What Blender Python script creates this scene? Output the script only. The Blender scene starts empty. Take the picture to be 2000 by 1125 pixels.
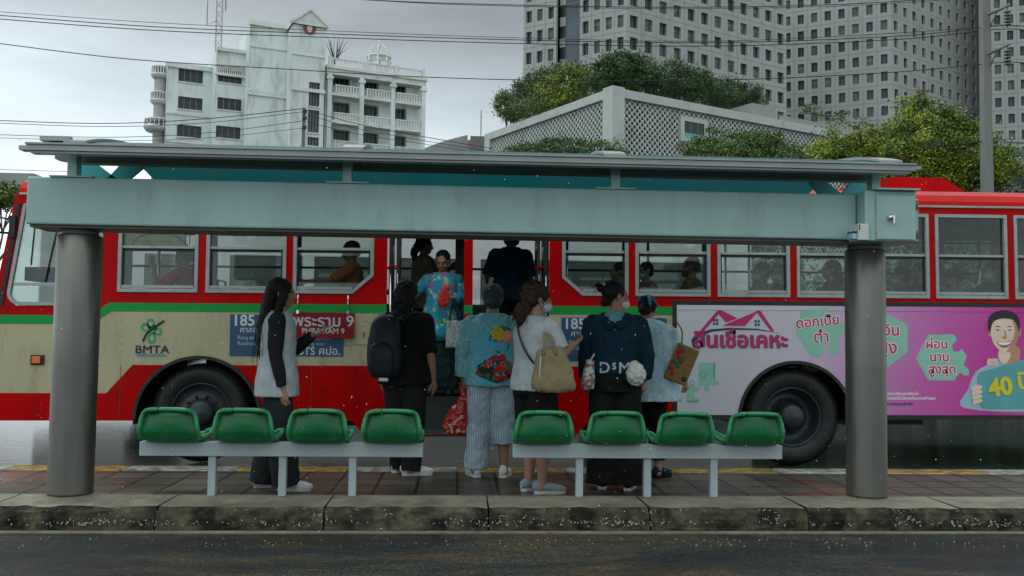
import bpy, bmesh, math, random
import numpy as np
from mathutils import Vector, Matrix, Euler
from mathutils.bvhtree import BVHTree
R = math.radians
S = bpy.context.scene
COL = S.collection
random.seed(7)
rng = np.random.default_rng(7)

# ------------------------------------------------------------------ camera
FPX = 1778.0                                    # focal length in photo pixels (2000 wide)
YAW, PIT, ROLL, CAMH = R(3.25), R(3.15), 0.0127, 1.22
_F = Vector((math.sin(YAW)*math.cos(PIT), math.cos(YAW)*math.cos(PIT), math.sin(PIT)))
_R0 = Vector((math.cos(YAW), -math.sin(YAW), 0)); _U0 = _R0.cross(_F)
_RT = _R0*math.cos(ROLL) + _U0*math.sin(ROLL)
_UP = -_R0*math.sin(ROLL) + _U0*math.cos(ROLL)
cam = bpy.data.cameras.new('camera'); cam.sensor_width = 36; cam.lens = 36*FPX/2000
cam.clip_start = .1; cam.clip_end = 4000
co = bpy.data.objects.new('camera', cam); COL.objects.link(co)
mm = Matrix((_RT, _UP, -_F)).transposed().to_4x4(); mm.translation = (0, 0, CAMH)
co.matrix_world = mm
S.camera = co

def at(px, py, Y):
    """the world point that the photo shows at (px,py), standing at distance Y"""
    d = _F*FPX + _RT*(px-1000) + _UP*(562.5-py)
    return Vector((0, 0, CAMH)) + d*(Y/d.y)
def atz(px, py, z):
    d = _F*FPX + _RT*(px-1000) + _UP*(562.5-py)
    return Vector((0, 0, CAMH)) + d*((z-CAMH)/d.z)

# ------------------------------------------------------------------ world, sun, exposure
SUN_EL, SUN_AZ = R(52), R(150)                  # high, behind thick cloud
W = bpy.data.worlds.new('World'); S.world = W; W.use_nodes = True
nt = W.node_tree; nt.nodes.clear()
def N(t, **k):
    n = nt.nodes.new(t)
    for a, b in k.items(): setattr(n, a, b)
    return n
L = lambda a, b: nt.links.new(a, b)
wo = N('ShaderNodeOutputWorld'); bg = N('ShaderNodeBackground'); L(bg.outputs[0], wo.inputs[0])
sky = N('ShaderNodeTexSky'); sky.sky_type = 'NISHITA'; sky.sun_disc = False
sky.sun_elevation = SUN_EL; sky.sun_rotation = SUN_AZ
hs = N('ShaderNodeHueSaturation'); hs.inputs['Saturation'].default_value = .35
L(sky.outputs[0], hs.inputs['Color'])
tc = N('ShaderNodeTexCoord'); sx = N('ShaderNodeSeparateXYZ'); L(tc.outputs['Generated'], sx.inputs[0])
rp = N('ShaderNodeValToRGB'); L(sx.outputs['Z'], rp.inputs[0])
SKYR = [(0.0, (6.2, 6.6, 6.8)), (.13, (5.7, 6.2, 6.5)), (.20, (4.3, 4.95, 5.3)), (.26, (3.4, 4.0, 4.35)), (.32, (2.4, 2.7, 2.9)), (.38, (2.2, 2.5, 2.7)), (.55, (6.2, 7.1, 6.9)), (1, (9.8, 11.0, 10.7))]
el = rp.color_ramp.elements
while len(el) < len(SKYR): el.new(.5)
for e, (p, c) in zip(el, SKYR): e.position = p; e.color = (*c, 1)
mp = N('ShaderNodeMapping'); mp.inputs['Scale'].default_value = (1, 1, 3.2); L(tc.outputs['Generated'], mp.inputs[0])
no = N('ShaderNodeTexNoise'); no.inputs['Scale'].default_value = 2.6; no.inputs['Detail'].default_value = 6
no.inputs['Roughness'].default_value = .55; L(mp.outputs[0], no.inputs['Vector'])
mr = N('ShaderNodeMapRange'); mr.inputs['From Min'].default_value = .3; mr.inputs['From Max'].default_value = .7
mr.inputs['To Min'].default_value = .80; mr.inputs['To Max'].default_value = 1.28; L(no.outputs[0], mr.inputs[0])
mx = N('ShaderNodeMix', data_type='RGBA', blend_type='MULTIPLY'); mx.inputs[0].default_value = 1
xr = N('ShaderNodeMapRange'); xr.inputs['From Min'].default_value = -.55; xr.inputs['From Max'].default_value = .05; xr.inputs['To Min'].default_value = 1.5; xr.inputs['To Max'].default_value = 1.0   # the cloud is thinner to the left
L(sx.outputs['X'], xr.inputs[0]); xm = N('ShaderNodeMath', operation='MULTIPLY'); L(xr.outputs[0], xm.inputs[0]); L(mr.outputs[0], xm.inputs[1])
L(rp.outputs[0], mx.inputs[6]); L(xm.outputs[0], mx.inputs[7])
m2 = N('ShaderNodeMix', data_type='RGBA', blend_type='MIX'); m2.inputs[0].default_value = .9
L(hs.outputs[0], m2.inputs[6]); L(mx.outputs[2], m2.inputs[7])
L(m2.outputs[2], bg.inputs[0]); bg.inputs[1].default_value = .15
sl = bpy.data.lights.new('sun', 'SUN'); sl.energy = .5; sl.angle = R(25); sl.color = (1, .96, .9)
so = bpy.data.objects.new('sun', sl); COL.objects.link(so)
so.rotation_euler = (R(90)-SUN_EL, 0, math.pi-SUN_AZ+math.pi)
S.view_settings.view_transform = 'Standard'; S.view_settings.look = 'None'
S.view_settings.exposure = -0.03; S.view_settings.gamma = 1
S.cycles.max_bounces = 8; S.cycles.transparent_max_bounces = 24; S.cycles.caustics_reflective = False
S.cycles.caustics_refractive = False; S.cycles.sample_clamp_indirect = 6

# ------------------------------------------------------------------ materials
MAT = {}
def pm(name, col, rough=.5, metal=0, var=.12, scale=3, bump=0, bscale=40, coat=0, dirt=None, spec=.5, stretch=(1,1,1), sss=0):
    """one Principled material: base colour mottled by noise, optional dirt colour, optional bump"""
    m = bpy.data.materials.new(name); m.use_nodes = True; t = m.node_tree; p = t.nodes['Principled BSDF']
    p.inputs['Roughness'].default_value = rough; p.inputs['Metallic'].default_value = metal
    p.inputs['Coat Weight'].default_value = coat; p.inputs['Coat Roughness'].default_value = .08
    p.inputs['Specular IOR Level'].default_value = spec
    tc = t.nodes.new('ShaderNodeTexCoord'); mp = t.nodes.new('ShaderNodeMapping'); mp.inputs['Scale'].default_value = stretch
    t.links.new(tc.outputs['Object'], mp.inputs[0])
    def noise(sc, det=5, r=.6):
        n = t.nodes.new('ShaderNodeTexNoise'); n.inputs['Scale'].default_value = sc; n.inputs['Detail'].default_value = det
        n.inputs['Roughness'].default_value = r; t.links.new(mp.outputs[0], n.inputs['Vector']); return n
    n = noise(scale)
    cr = t.nodes.new('ShaderNodeValToRGB'); t.links.new(n.outputs[0], cr.inputs[0])
    cr.color_ramp.elements[0].position = .3; cr.color_ramp.elements[1].position = .7
    cr.color_ramp.elements[0].color = (*[c*(1-var) for c in col], 1); cr.color_ramp.elements[1].color = (*[min(1, c*(1+var)) for c in col], 1)
    out = cr.outputs[0]
    if dirt:
        dc, amt, ds = dirt
        d = noise(ds, 8, .7); r2 = t.nodes.new('ShaderNodeMapRange'); t.links.new(d.outputs[0], r2.inputs[0])
        r2.inputs['From Min'].default_value = .62-amt*.4; r2.inputs['From Max'].default_value = .78-amt*.3
        mx = t.nodes.new('ShaderNodeMix'); mx.data_type = 'RGBA'; t.links.new(r2.outputs[0], mx.inputs[0])
        t.links.new(out, mx.inputs[6]); mx.inputs[7].default_value = (*dc, 1); out = mx.outputs[2]
    t.links.new(out, p.inputs['Base Color'])
    if bump:
        b = t.nodes.new('ShaderNodeBump'); b.inputs['Strength'].default_value = bump; b.inputs['Distance'].default_value = .01
        t.links.new(noise(bscale, 6).outputs[0], b.inputs['Height']); t.links.new(b.outputs[0], p.inputs['Normal'])
    if sss:
        p.inputs['Subsurface Weight'].default_value = sss; p.inputs['Subsurface Radius'].default_value = (.012, .005, .003)
    MAT[name] = m
    return m
def nodes(m):
    t = m.node_tree; return t, t.nodes['Principled BSDF']
def ramp(t, src, stops, interp='LINEAR'):
    cr = t.nodes.new('ShaderNodeValToRGB'); e = cr.color_ramp.elements; cr.color_ramp.interpolation = interp
    while len(e) < len(stops): e.new(.5)
    for a, (p, c) in zip(e, stops): a.position = p; a.color = (*c, 1)
    t.links.new(src, cr.inputs[0]); return cr.outputs[0]
def glass(name, tint, refl=.12, rough=.03, k=.6):
    m = bpy.data.materials.new(name); m.use_nodes = True; t = m.node_tree; t.nodes.clear()
    o = t.nodes.new('ShaderNodeOutputMaterial'); mix = t.nodes.new('ShaderNodeMixShader')
    a = t.nodes.new('ShaderNodeBsdfTransparent'); a.inputs[0].default_value = (*tint, 1)
    g = t.nodes.new('ShaderNodeBsdfGlossy'); g.inputs['Roughness'].default_value = rough; g.inputs[0].default_value = (.9, .95, .95, 1)
    lw = t.nodes.new('ShaderNodeFresnel'); lw.inputs[0].default_value = 1.45
    ad = t.nodes.new('ShaderNodeMath'); ad.operation = 'MULTIPLY_ADD'; ad.inputs[1].default_value = k; ad.inputs[2].default_value = refl
    t.links.new(lw.outputs[0], ad.inputs[0]); t.links.new(ad.outputs[0], mix.inputs[0])
    t.links.new(a.outputs[0], mix.inputs[1]); t.links.new(g.outputs[0], mix.inputs[2]); t.links.new(mix.outputs[0], o.inputs[0])
    MAT[name] = m; return m

# ------------------------------------------------------------------ mesh helpers
ORG = {}
def org(o): return ORG.get(o.name, Vector((0, 0, 0)))
def tag(o, label=None, cat=None, group=None, kind=None):
    if label: o['label'] = label
    if cat: o['category'] = cat
    if group: o['group'] = group
    if kind: o['kind'] = kind
    return o
def thing(name, label, cat, loc=(0,0,0), rotz=0, group=None):
    o = bpy.data.objects.new(name, None); COL.objects.link(o); o.empty_display_size = .2
    o.location = loc; o.rotation_euler = (0, 0, rotz); ORG[o.name] = Vector((0, 0, 0))
    return tag(o, label, cat, group)
def wthing(name, label, cat, loc, group=None):
    """a thing whose parts are given in world coordinates"""
    o = thing(name, label, cat, loc, 0, group); ORG[o.name] = Vector(loc); return o

def catmull(pts, k):
    if len(pts) < 3 or k < 2: return [np.array(p, float) for p in pts]
    P = [np.array(p, float) for p in pts]; P = [2*P[0]-P[1]] + P + [2*P[-1]-P[-2]]; out = []
    for i in range(1, len(P)-2):
        a, b, c, d = P[i-1:i+3]
        for j in range(k):
            t = j/k; out.append(.5*(2*b + (c-a)*t + (2*a-5*b+4*c-d)*t*t + (3*b-a-3*c+d)*t**3))
    out.append(P[-2]); return out

class MB:
    def __init__(s): s.v = []; s.f = []; s.m = []; s.s = []
    def add(s, V, F, mat=0, sm=False):
        k = len(s.v); s.v += [tuple(map(float, p)) for p in V]
        for f in F: s.f.append([i+k for i in f]); s.m.append(mat); s.s.append(sm)
        return s
    def box(s, x0, x1, y0, y1, z0, z1, mat=0):
        x0, x1 = sorted((x0, x1)); y0, y1 = sorted((y0, y1)); z0, z1 = sorted((z0, z1))
        V = [(x,y,z) for z in (z0,z1) for y in (y0,y1) for x in (x0,x1)]
        return s.add(V, [(0,2,3,1),(4,5,7,6),(0,1,5,4),(2,6,7,3),(0,4,6,2),(1,3,7,5)], mat)
    def prism(s, poly, y0, y1, mat=0, fn=None, back=True):
        """polygon in (x,z), thickness along y; fn maps (x,y,z)"""
        a = sum(p[0]*q[1]-q[0]*p[1] for p, q in zip(poly, poly[1:]+poly[:1]))
        if a < 0: poly = poly[::-1]
        n = len(poly); fn = fn or (lambda x, y, z: (x, y, z))
        V = [fn(x, y0, z) for x, z in poly] + [fn(x, y1, z) for x, z in poly]
        F = [tuple(range(n))] + ([tuple(range(2*n-1, n-1, -1))] if back else [])
        F += [(i, n+i, n+(i+1) % n, (i+1) % n) for i in range(n)]
        return s.add(V, F, mat)
    def ring(s, outer, inner, y0, y1, mat=0):
        """frame between two polygons of equal length in (x,z)"""
        n = len(outer); V = [(x, y0, z) for x, z in outer] + [(x, y0, z) for x, z in inner] + [(x, y1, z) for x, z in outer] + [(x, y1, z) for x, z in inner]
        F = []
        for i in range(n):
            j = (i+1) % n
            F += [(i, j, n+j, n+i), (2*n+i, 3*n+i, 3*n+j, 2*n+j), (i, 2*n+i, 2*n+j, j), (n+i, n+j, 3*n+j, 3*n+i)]
        return s.add(V, F, mat)
    def tube(s, pts, rad, n=8, k=1, mat=0, ref=(1,0,0), round_=False, sm=True, sq=2.0):
        """tapered tube; rad per point: number or (side, other)"""
        q = []
        for p, r in zip(pts, rad if isinstance(rad, (list, tuple)) else [rad]*len(pts)):
            a, b = (r, r) if isinstance(r, (int, float)) else r
            q.append((*p, a, b))
        q = catmull(q, k); q = [np.array(x) for x in q]
        C = [x[:3] for x in q]
        if round_:
            def cap(i, j):
                d = q[i][:3]-q[j][:3]; d = d/(np.linalg.norm(d)+1e-9); r = min(q[i][3], q[i][4]); o = []
                for t in (.5, .85, .99):
                    x = q[i].copy(); x[:3] = x[:3]+d*r*t; x[3:] = x[3:]*math.sqrt(max(0, 1-t*t)); o.append(x)
                return o
            q = cap(0, 1)[::-1] + q + cap(len(q)-1, len(q)-2)
        ref = np.array(ref, float); V = []; m = len(q)
        for i, x in enumerate(q):
            d = q[min(i+1, m-1)][:3]-q[max(i-1, 0)][:3]; d = d/(np.linalg.norm(d)+1e-9)
            rr = ref if abs(ref @ d) < .93 else np.array((0, 1, 0.)) if abs(d[1]) < .8 else np.array((0, 0, 1.))
            u = rr-d*(rr @ d); u /= np.linalg.norm(u); w = np.cross(d, u)
            for j in range(n):
                t = 2*math.pi*j/n; c, sn = math.cos(t), math.sin(t)
                c = math.copysign(abs(c)**(2/sq), c); sn = math.copysign(abs(sn)**(2/sq), sn)
                V.append(x[:3]+u*c*x[3]+w*sn*x[4])
        F = [(i*n+j, i*n+(j+1) % n, (i+1)*n+(j+1) % n, (i+1)*n+j) for i in range(m-1) for j in range(n)]
        F += [tuple(range(n-1, -1, -1)), tuple(range((m-1)*n, m*n))]
        return s.add(V, F, mat, sm)
    def ell(s, c, r, mat=0, n=14, rot=None, sm=True):
        V = []; h = n//2+1; M = Euler(rot).to_matrix() if rot else None
        for i in range(h+1):
            a = math.pi*i/h
            for j in range(n):
                b = 2*math.pi*j/n; p = Vector((r[0]*math.sin(a)*math.cos(b), r[1]*math.sin(a)*math.sin(b), -r[2]*math.cos(a)))
                if M: p = M @ p
                V.append((c[0]+p.x, c[1]+p.y, c[2]+p.z))
        F = [(i*n+j, i*n+(j+1) % n, (i+1)*n+(j+1) % n, (i+1)*n+j) for i in range(h) for j in range(n)]
        return s.add(V, F, mat, sm)
    def lathe(s, prof, n=32, mat=0, axis='z', c=(0,0,0), sm=True, caps=True):
        V = []
        for r, h in prof:
            for j in range(n):
                t = 2*math.pi*j/n; a, b = r*math.cos(t), r*math.sin(t)
                V.append((c[0]+a, c[1]+b, c[2]+h) if axis == 'z' else (c[0]+a, c[1]+h, c[2]-b))
        m = len(prof)
        F = [(i*n+j, i*n+(j+1) % n, (i+1)*n+(j+1) % n, (i+1)*n+j) for i in range(m-1) for j in range(n)]
        if caps: F += [tuple(range(n-1, -1, -1)), tuple(range((m-1)*n, m*n))]
        return s.add(V, F, mat, sm)
    def wall(s, u0, u1, v0, v1, holes, thick, fn=None, mat=0, mfun=None, cuts=(), reveal=True, rmat=None):
        """sheet in (u,v) with rectangular holes and their reveals; depth along w"""
        fn = fn or (lambda u, v, w: (u, w, v)); eps = 1e-6
        us = sorted({round(x, 5) for h in holes for x in h[:2] if u0 < x < u1} | {u0, u1})
        vs = sorted({round(x, 5) for h in holes for x in h[2:] if v0 < x < v1} | {v0, v1} | set(cuts))
        def solid(i, j):
            if not (0 <= i < len(us)-1 and 0 <= j < len(vs)-1): return False
            a, b = (us[i]+us[i+1])/2, (vs[j]+vs[j+1])/2
            return not any(h[0] < a < h[1] and h[2] < b < h[3] for h in holes)
        for i in range(len(us)-1):
            for j in range(len(vs)-1):
                if not solid(i, j): continue
                a, b, c, d = us[i], us[i+1], vs[j], vs[j+1]; m = mfun((a+b)/2, (c+d)/2) if mfun else mat
                s.add([fn(a,c,0), fn(b,c,0), fn(b,d,0), fn(a,d,0)], [(0,1,2,3)], m)
                if reveal:
                    rm = m if rmat is None else rmat
                    s.add([fn(a,c,thick), fn(b,c,thick), fn(b,d,thick), fn(a,d,thick)], [(3,2,1,0)], rm)
                    for ii, jj, e in ((i-1,j,((a,d),(a,c))), (i+1,j,((b,c),(b,d))), (i,j-1,((a,c),(b,c))), (i,j+1,((b,d),(a,d)))):
                        if not solid(ii, jj):
                            (p, q) = e; s.add([fn(*p,0), fn(*p,thick), fn(*q,thick), fn(*q,0)], [(0,1,2,3)], rm)
        return s
    def text(s, body, size, c, mat=0, fn=None, ext=.001, off=0, shear=0, align='CENTER', w=1.0, rot=0):
        """lettering; c=(x,z) of the middle, in the (x,z) plane at y=c[2]; fn maps (x,y,z)"""
        cu = bpy.data.curves.new('t', 'FONT'); cu.body = body; cu.size = size; cu.align_x = align; cu.align_y = 'CENTER'
        cu.extrude = ext; cu.offset = off; cu.shear = shear; cu.resolution_u = 3
        o = bpy.data.objects.new('t', cu); COL.objects.link(o)
        dg = bpy.context.evaluated_depsgraph_get(); me = o.evaluated_get(dg).to_mesh()
        fn = fn or (lambda x, y, z: (x, y, z)); ca, sa = math.cos(rot), math.sin(rot)
        V = [fn(c[0]+v.co.x*w*ca-v.co.y*sa, c[2]-v.co.z, c[1]+v.co.y*ca+v.co.x*w*sa) for v in me.vertices]
        F = [tuple(p.vertices) for p in me.polygons]
        s.add(V, F, mat); o.evaluated_get(dg).to_mesh_clear(); bpy.data.objects.remove(o); bpy.data.curves.remove(cu)
        return s
    def bold(s, body, size, c, mat=0, r=.004, n=6, out=None, ro=.012, **k):
        """heavy lettering: a few copies a hair apart, each on its own plane; optional pale outline behind"""
        y = c[2]
        if out is not None:
            for i in range(12):
                t = 2*math.pi*i/12; s.text(body, size, (c[0]+ro*math.cos(t), c[1]+ro*math.sin(t), y-i*.00006), out, ext=0, **k)
            y -= .0012
        for i in range(n):
            t = 2*math.pi*i/n; s.text(body, size, (c[0]+r*math.cos(t), c[1]+r*math.sin(t), y-i*.00008), mat, ext=0, **k)
        return s
    def shift(s, d):
        s.v = [(a+d[0], b+d[1], c+d[2]) for a, b, c in s.v]; return s
    def apply(s, M):
        s.v = [tuple(M @ Vector(p)) for p in s.v]; return s
    def build(s, name, mats, parent=None, bev=0, smooth=None, vox=0, sm_it=0, wrinkle=0, wscale=.1, sub=0, loc=None):
        me = bpy.data.meshes.new(name); o_ = org(parent) if parent else Vector((0,0,0))
        if loc is not None: o_ = Vector(loc)
        me.from_pydata([(a-o_.x, b-o_.y, c-o_.z) for a, b, c in s.v], [], s.f)
        for m in (mats if isinstance(mats, (list, tuple)) else [mats]): me.materials.append(MAT[m])
        me.polygons.foreach_set('material_index', s.m)
        me.polygons.foreach_set('use_smooth', s.s if smooth is None else [smooth]*len(s.f)); me.update()
        o = bpy.data.objects.new(name, me); COL.objects.link(o)
        if parent: o.parent = parent; ORG[o.name] = o_
        elif loc is not None: o.location = loc
        if bev:
            b = o.modifiers.new('b', 'BEVEL'); b.width = bev; b.segments = 2; b.limit_method = 'ANGLE'; b.angle_limit = R(40)
        if vox:
            b = o.modifiers.new('r', 'REMESH'); b.mode = 'VOXEL'; b.voxel_size = vox; b.use_smooth_shade = True
        if sm_it:
            b = o.modifiers.new('s', 'SMOOTH'); b.factor = .5; b.iterations = sm_it
        if sub:
            b = o.modifiers.new('u', 'SUBSURF'); b.levels = b.render_levels = sub
        if wrinkle:
            tx = bpy.data.textures.new('folds', 'CLOUDS'); tx.noise_scale = wscale; tx.noise_depth = 2
            b = o.modifiers.new('w', 'DISPLACE'); b.texture = tx; b.strength = wrinkle; b.texture_coords = 'LOCAL'
        return o

def ngon(cx, cz, r, n, a0=0): return [(cx+r*math.cos(a0+2*math.pi*i/n), cz+r*math.sin(a0+2*math.pi*i/n)) for i in range(n)]
def arc(cx, cz, r, a, b, n=24): return [(cx+r*math.cos(R(a+(b-a)*i/n)), cz+r*math.sin(R(a+(b-a)*i/n))) for i in range(n+1)]
def inset(poly, w):
    a = sum(p[0]*q[1]-q[0]*p[1] for p, q in zip(poly, poly[1:]+poly[:1])); sg = 1 if a > 0 else -1
    n = len(poly); out = []
    for i in range(n):
        p0, p1, p2 = Vector(poly[i-1]), Vector(poly[i]), Vector(poly[(i+1) % n])
        d1, d2 = (p1-p0).normalized(), (p2-p1).normalized()
        n1, n2 = Vector((-d1.y, d1.x))*sg, Vector((-d2.y, d2.x))*sg
        b = (n1+n2); b = b/max(.3, b.length_squared)*2
        out.append(tuple(p1+b*w))
    return out
def roundpoly(poly, rad, n=5):
    out = []; m = len(poly)
    for i in range(m):
        p0, p1, p2 = Vector(poly[i-1]), Vector(poly[i]), Vector(poly[(i+1) % m])
        r = rad[i] if isinstance(rad, (list, tuple)) else rad
        a = p1+(p0-p1).normalized()*r; b = p1+(p2-p1).normalized()*r
        for j in range(n+1):
            t = j/n; out.append(tuple((1-t)**2*a+2*t*(1-t)*p1+t*t*b))
    return out
def decal(obj, mb, name, mats, parent, axis=(0,1,0), start=-.9, off=.006):
    """drape the flat mesh mb (given in x,z) on obj along +y"""
    dg = bpy.context.evaluated_depsgraph_get(); bv = BVHTree.FromObject(obj, dg); last = None; V = []
    for x, y, z in mb.v:
        h = bv.ray_cast(Vector((x, start, z)), Vector((0, 1, 0)))[0]
        if h is not None: last = h.y
        V.append((x, (last if last is not None else 0)-off-y, z))
    mb.v = V
    return mb.build(name, mats, parent)
# ------------------------------------------------------------------ shared materials
pm('asphalt_wet', (.046,.052,.056), .3, spec=.16, var=.45, scale=38, bump=.9, bscale=120, dirt=((.075,.06,.04), .42, 1.6), stretch=(.6,1.4,1))
pm('lane_wet', (.025,.03,.03), .045, spec=.10, var=.2, scale=.8, bump=.22, bscale=9, stretch=(.5,1.6,1)); MAT['lane_wet'].node_tree.nodes['Principled BSDF'].inputs['IOR'].default_value = 1.16
pm('ground_m', (.06,.065,.06), .6, var=.2, scale=.2)
pm('paint_yellow', (.55,.33,.02), .4, var=.25, scale=6, bump=.2, bscale=60, dirt=((.10,.085,.06), .62, 9))
pm('paint_white', (.5,.5,.47), .4, var=.2, scale=6, bump=.2, bscale=60, dirt=((.11,.10,.08), .62, 9))
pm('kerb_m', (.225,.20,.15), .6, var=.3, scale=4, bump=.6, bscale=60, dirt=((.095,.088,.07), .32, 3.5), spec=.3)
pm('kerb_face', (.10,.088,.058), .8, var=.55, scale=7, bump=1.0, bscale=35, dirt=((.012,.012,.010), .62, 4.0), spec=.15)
pm('gravel_bit', (.42,.40,.34), .55, var=.4, scale=60)
pm('steel_grey', (.31,.48,.465), .42, var=.07, scale=2, bump=.04, bscale=30, dirt=((.25,.37,.355), .22, 2.6), stretch=(1.6,1,.32))
pm('steel_dark', (.13,.14,.13), .5, var=.15, scale=3)
pm('gutter_m', (.30,.33,.32), .35, var=.1, scale=2, metal=.3)
pm('brown_grey', (.17,.155,.14), .55, var=.15, scale=2)
pm('pillar_m', (.185,.185,.165), .40, metal=.8, var=.16, scale=1.6, stretch=(3,3,.5), bump=.06, bscale=12, dirt=((.14,.14,.13), .32, 1.2))
pm('teal_m', (.008,.30,.33), .4, var=.15, scale=1.5)
pm('seat_green', (.002,.125,.036), .3, var=.22, scale=5, coat=.15, spec=.35, dirt=((.03,.16,.07), .2, 9))
pm('seat_rim', (.03,.26,.10), .35, var=.1, scale=8)
pm('bench_grey', (.36,.43,.45), .4, var=.06, scale=6, bump=.05, bscale=50)
pm('black', (.012,.012,.013), .5, var=.2, scale=6)
pm('rubber', (.013,.015,.016), .55, var=.3, scale=5, bump=.2, bscale=40)
pm('white_plastic', (.6,.63,.62), .4, var=.04)
pm('chrome', (.6,.62,.62), .15, metal=1, var=.05)
pm('bus_red', (.47,.0008,.001), .30, var=.10, scale=1.5, coat=.0, spec=.09, stretch=(1.3,1,.5), dirt=((.30,.003,.004), .26, 4), bump=.02, bscale=6)
pm('bus_green', (.006,.29,.05), .38, var=.08, scale=2, coat=.05, spec=.2)
pm('bus_cream', (.47,.43,.275), .36, var=.07, scale=1.2, coat=.05, spec=.25, dirt=((.34,.30,.18), .30, 4), bump=.05, bscale=4, stretch=(1.5,1,.45))
pm('bus_maroon', (.14,.008,.01), .4, var=.2)
pm('alu', (.34,.385,.375), .42, metal=.25, var=.1, scale=5, dirt=((.25,.28,.27), .25, 6))
pm('bus_inner', (.30,.34,.32), .6, var=.1)
pm('bus_floor', (.045,.075,.07), .45, var=.2, scale=4)
pm('riser_m', (.05,.085,.08), .4, var=.2, scale=3, dirt=((.1,.1,.08), .2, 5))
pm('inner_red', (.14,.03,.03), .6)
pm('seat_vinyl', (.05,.055,.06), .5, var=.2)
pm('sticker_blue', (.012,.075,.16), .4, var=.06)
pm('letter_white', (.62,.66,.68), .4, var=.04)
pm('letter_pale', (.42,.52,.58), .45, var=.05)
pm('board_red', (.24,.008,.012), .42, spec=.2, var=.08, dirt=((.16,.02,.02), .25, 6))
pm('logo_green', (.02,.34,.14), .4); pm('logo_black', (.015,.015,.03), .4); pm('logo_cyan', (.05,.25,.42), .4)
pm('orange_lens', (.75,.14,.02), .2, coat=.6, var=.2, scale=20)
pm('mint', (.26,.56,.44), .38, var=.05); pm('mint_dark', (.13,.37,.33), .38); pm('magenta', (.50,.008,.13), .38, var=.04)
pm('navy_print', (.012,.035,.13), .38); pm('yellow_print', (.75,.62,.01), .38); pm('shirt_print', (.32,.53,.62), .4)
pm('skin_print', (.80,.61,.49), .4); pm('skin_print_shade', (.50,.26,.17), .4); pm('lip_print', (.35,.10,.09), .4); pm('hair_print', (.01,.012,.015), .4); pm('teal_print', (.10,.38,.40), .38)
pm('ad_white', (.85,.85,.85), .4); pm('beige_panel', (.48,.42,.28), .6, var=.2, scale=5, dirt=((.28,.16,.07), .35, 5)); pm('line_brown', (.12,.06,.03), .6)
pm('blue_cloth', (.01,.05,.28), .7); pm('notice', (.62,.55,.36), .6, var=.12)
pm('leaf_dark', (.024,.056,.016), .55, var=.35, scale=1.2); pm('leaf_mid', (.055,.14,.022), .5, var=.32, scale=1.2)
pm('leaf_light', (.26,.33,.02), .5, var=.45, scale=.8); pm('leaf_olive', (.11,.13,.02), .5, var=.4, scale=.8)
pm('bark', (.09,.075,.06), .8, var=.3, scale=6, bump=.6, bscale=20)
pm('conc_white', (.68,.76,.735), .75, var=.10, scale=.25, stretch=(1,1,.25), dirt=((.40,.42,.40), .30, .6))
pm('conc_trim', (.66,.69,.67), .7, var=.12, scale=.5, dirt=((.42,.44,.42), .22, .8))
pm('conc_pod', (.45,.49,.465), .7, var=.08, scale=.5, dirt=((.30,.32,.30), .22, .8)); pm('conc_tower', (.34,.358,.347), .7, var=.07, scale=.1, dirt=((.27,.28,.27), .28, .5), stretch=(1,1,.2))
pm('joint', (.2,.2,.2), .8); pm('dark_win', (.03,.04,.042), .25, var=.35, scale=.3, spec=.4); pm('dark_win_pale', (.085,.095,.092), .3, var=.4, scale=.4)
pm('tower_glass', (.09,.12,.14), .12, var=.3, scale=.3); pm('curtain', (.2,.2,.18), .7, var=.3)
pm('pole_conc', (.19,.20,.195), .7, var=.15, scale=2, stretch=(2,2,.4)); pm('cable', (.02,.022,.025), .6); pm('pale_roof', (.45,.48,.5), .5)
pm('grey_wall', (.30,.31,.30), .75, var=.12, scale=.4); pm('brick_red', (.3,.07,.04), .7)
pm('pink_pale', (.62,.42,.45), .4, var=.06); pm('white_veh', (.7,.68,.68), .4, var=.05)
glass('bus_glass', (.80,.87,.84), .012); glass('far_glass', (.85,.88,.88), .02)

# pavement: big square slabs, some of them reddish, wet
m = pm('paving', (.075,.07,.065), .28, var=.25, scale=2.2, bump=.35, bscale=30)
t, p = nodes(m)
tc = t.nodes.new('ShaderNodeTexCoord'); bt = t.nodes.new('ShaderNodeTexBrick'); bt.offset = .0
t.links.new(tc.outputs['Object'], bt.inputs['Vector'])
bt.inputs['Scale'].default_value = 1; bt.inputs['Brick Width'].default_value = .33; bt.inputs['Row Height'].default_value = .33; bt.inputs['Mortar Size'].default_value = .013
bt.inputs['Color1'].default_value = (.062,.058,.048,1); bt.inputs['Color2'].default_value = (.115,.094,.074,1); bt.inputs['Mortar'].default_value = (.008,.008,.007,1)
wn = t.nodes.new('ShaderNodeTexNoise'); wn.inputs['Scale'].default_value = .45; t.links.new(tc.outputs['Object'], wn.inputs['Vector'])
rd = ramp(t, wn.outputs[0], [(.60, (1,1,1)), (.63, (1.9,.95,.85))])
mx = t.nodes.new('ShaderNodeMix'); mx.data_type = 'RGBA'; mx.blend_type = 'MULTIPLY'; mx.inputs[0].default_value = 1
t.links.new(bt.outputs[0], mx.inputs[6]); t.links.new(rd, mx.inputs[7])
old = p.inputs['Base Color'].links[0].from_socket
m3 = t.nodes.new('ShaderNodeMix'); m3.data_type = 'RGBA'; m3.blend_type = 'MIX'; m3.inputs[0].default_value = .9
t.links.new(old, m3.inputs[6]); t.links.new(mx.outputs[2], m3.inputs[7]); t.links.new(m3.outputs[2], p.inputs['Base Color'])
rn = t.nodes.new('ShaderNodeTexNoise'); rn.inputs['Scale'].default_value = 1.7; rn.inputs['Detail'].default_value = 5; t.links.new(tc.outputs['Object'], rn.inputs['Vector'])
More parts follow.
